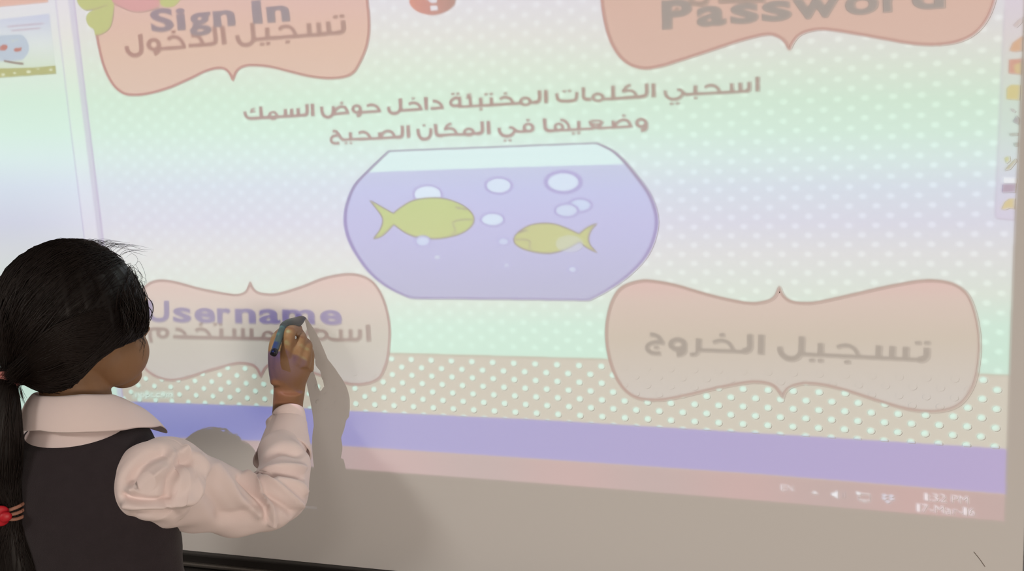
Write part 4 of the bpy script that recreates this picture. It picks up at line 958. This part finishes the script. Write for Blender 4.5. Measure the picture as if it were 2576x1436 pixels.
# soft rolls of hair that sweep from the ear back to the tie, and locks over the temple
for i in range(520):
    b = i % 4; base = [(338, 775, .335), (326, 812, .340), (298, 838, .350), (262, 868, .365)][b]
    mid = [(170, 830, .475), (165, 865, .480), (165, 902, .480), (150, 935, .472)][b]; m2 = [(80, 880, .488), (80, 905, .490), (85, 925, .486), (80, 948, .478)][b]
    j = rng.normal(size=3) * .0045; pts = [np.array(P(*q)) + j * s + np.array([-.5, -.5, .35]) * rng.uniform(-.005, .030) * (s == .8) for q, s in ((base, .8), (mid, 1.5), (m2, 1.2))] + [np.array(TIE) + rng.normal(size=3) * .005]
    pts = [onhair(q, 1.0 + .045 * math.sin(math.pi * t) + .012 * rng.random()) if t < .85 else q for t, q in zip(np.linspace(0, 1, 19), catmull(pts, 6))]; L.append((np.array(pts), rng.uniform(.0004, .0009)))
for i in range(150):     # front locks that end over the temple and cheek
    x0 = rng.uniform(300, 362); p0 = np.array(P(x0, rng.uniform(700, 780), .33 + (362 - x0) * .0008)); p2 = np.array(P(x0 + rng.uniform(-25, 8), rng.uniform(825, 866), .325 + (362 - x0) * .0008))
    p1 = (p0 + p2) / 2 + rng.normal(size=3) * .004 + np.array([.006, .004, 0]); L.append((np.array(catmull([p0, p1, p2], 6)), rng.uniform(.0004, .0008)))
strands('strands', L, 0, hair, label='fine dark strands swept back to the tie')
L = []
for i in range(95):      # loose hairs standing off the crown and the forehead
    if i < 50:
        x0 = rng.uniform(60, 300); y0 = 660 - 45 * math.sin((x0 - 20) / 330 * math.pi); a = [(x0, y0 + 12, .37), (x0 + rng.uniform(15, 45), y0 - rng.uniform(2, 16), .36), (x0 + rng.uniform(60, 110), y0 + rng.uniform(-12, 14), .35)]
    else:
        x0 = rng.uniform(290, 345); y0 = rng.uniform(650, 740); a = [(x0, y0, .335), (x0 + rng.uniform(8, 22), y0 + rng.uniform(-22, 10), .325), (x0 + rng.uniform(14, 34), y0 + rng.uniform(0, 40), .325), (x0 + rng.uniform(0, 28), y0 + rng.uniform(20, 70), .33)]
    L.append((np.array([P(*q) for q in catmull(a, 5)]), rng.uniform(.00018, .00034)))
for i in range(40):
    y0 = rng.uniform(700, 850); L.append((np.array([P(*q) for q in catmull([(342, y0, .33), (357 + rng.uniform(0, 8), y0 + 20, .33), (354 + rng.uniform(-8, 10), y0 + rng.uniform(35, 60), .33)], 4)]), rng.uniform(.0002, .0004)))
strands('loose_strands', L, 0, hair, label='flyaway hairs over the crown and brow')
L = []
for i in range(900):
    a0 = rng.uniform(0, 6.28); k = rng.uniform(.86, 1.06); tw = rng.uniform(-.5, .9); i0 = int(rng.uniform(0, len(tP) * .55)); i1 = min(len(tP) - 1, i0 + int(rng.uniform(18, 60)))
    pts = []
    for i_ in range(i0, i1 + 1, 3):
        T = (tP[min(i_ + 1, len(tP) - 1)] - tP[max(i_ - 1, 0)]).normalized(); u = (Vector((1, 0, 0)) - T * T.x).normalized(); w = T.cross(u)
        a = a0 + tw * (i_ - i0) / 20; rr = tR[i_] * k
        pts.append(np.array(tP[i_] + u * rr * math.cos(a) + w * rr * math.sin(a)))
    if len(pts) > 3: L.append((np.array(pts), rng.uniform(.0004, .0009)))
for i in range(14):      # stray hairs beside the tie
    x0 = rng.uniform(42, 52); L.append((np.array([P(*q) for q in catmull([(x0 - 4, 958, .455), (x0 + rng.uniform(0, 8), 985, .455), (x0 + rng.uniform(4, 20), rng.uniform(1005, 1030), .455)], 4)]), .0003))
strands('tail_strands', L, 0, hair, label='fine strands of the ponytail')
def band(i, w, grow, minor, m, name, label, turns=3):
    geo = []
    T = (tP[i + 1] - tP[i - 1]).normalized(); u = (Vector((1, 0, 0)) - T * T.x).normalized(); w_ = T.cross(u)
    for t in range(turns):
        off = (t - (turns - 1) / 2) * w; tilt = .15 * (t - 1)
        ring = []
        for k in range(33):
            a = 2 * math.pi * k / 32; ring.append(tP[i] + T * (off + .004 * tilt * math.cos(a) * 6) + u * (tR[i] + grow) * math.cos(a) + w_ * (tR[i] + grow) * math.sin(a))
        geo.append(tube(ring, minor, 10, cap=False))
    o = obj(name, *merge(*geo), m, smooth=True); o.parent = hair; o['label'] = label; return o
band(8, .0040, .0012, .0030, 'tie_pink', 'hair_tie', 'pink elastic at the head of the ponytail', 2)
band(56, .0046, .0012, .0024, 'tie_copper', 'hair_tie', 'copper-pink elastic lower on the ponytail', 3)
bw = []
for cx_, cy_, a, b in ((-4, 1290, 26, 20), (14, 1300, 16, 14), (-26, 1275, 22, 18), (4, 1312, 18, 12)):
    s = px_size(cx_, cy_, .50); bw.append(ball(P(cx_, cy_, .502), (Vector((.73, .68, 0)) * a * s, Vector((-.68, .73, 0)) * 8 * s, Z * b * s), 20, 12))
bow = remeshed('bow', bw, .0018, 'tie_red', 3); bow.parent = hair; bow['label'] = 'red ribbon knot at the lower elastic'

# ------------------------------------------------------------------ the pen in her hand
pen = empty('marker_pen', P(767, 801, 0)); tag(pen, 'grey-green marker pen held in the girl\'s hand, its tip on the whiteboard', 'pen')
pc = [(689.5, 886, .108, 8.6), (694, 873, .100, 9.0), (701, 853, .088, 9.2), (708, 834, .077, 9.4), (714, 823, .068, 9.8)]
keep(obj('barrel', *tube(*chain(pc, 6), seg=24), 'pen', smooth=True), pen)['label'] = 'slim teal-grey barrel'
nc = [(713, 826, .069, 10.4), (716, 820, .064, 11.5), (727, 816, .052, 14), (741, 813, .036, 14.5), (754, 806, .020, 11), (762, 801, .008, 6), (767, 800.5, .001, 3)]
keep(obj('nose', *tube(*chain(nc, 6), seg=28), 'pen_nose', smooth=True), pen)['label'] = 'thicker dark grey nose that bends to the board'
ec = [(687.5, 891.5, .1115, 8.2), (689.5, 886, .1080, 9.4), (691, 881.5, .1050, 9.3)]
keep(obj('end_cap', *tube(*chain(ec, 3), seg=24), 'pen_cap', smooth=True), pen)['label'] = 'black end cap'
# small scratch on the lower right of the board
a, b, c_ = P(2450, 1388, .0004), P(2464, 1405, .0004), P(2478, 1425, .0004)
sc_ = obj('scratch', *tube([a, b, c_], .0004, 6), 'scuff'); keep(sc_, wb)['label'] = 'short dark scratch low on the right'
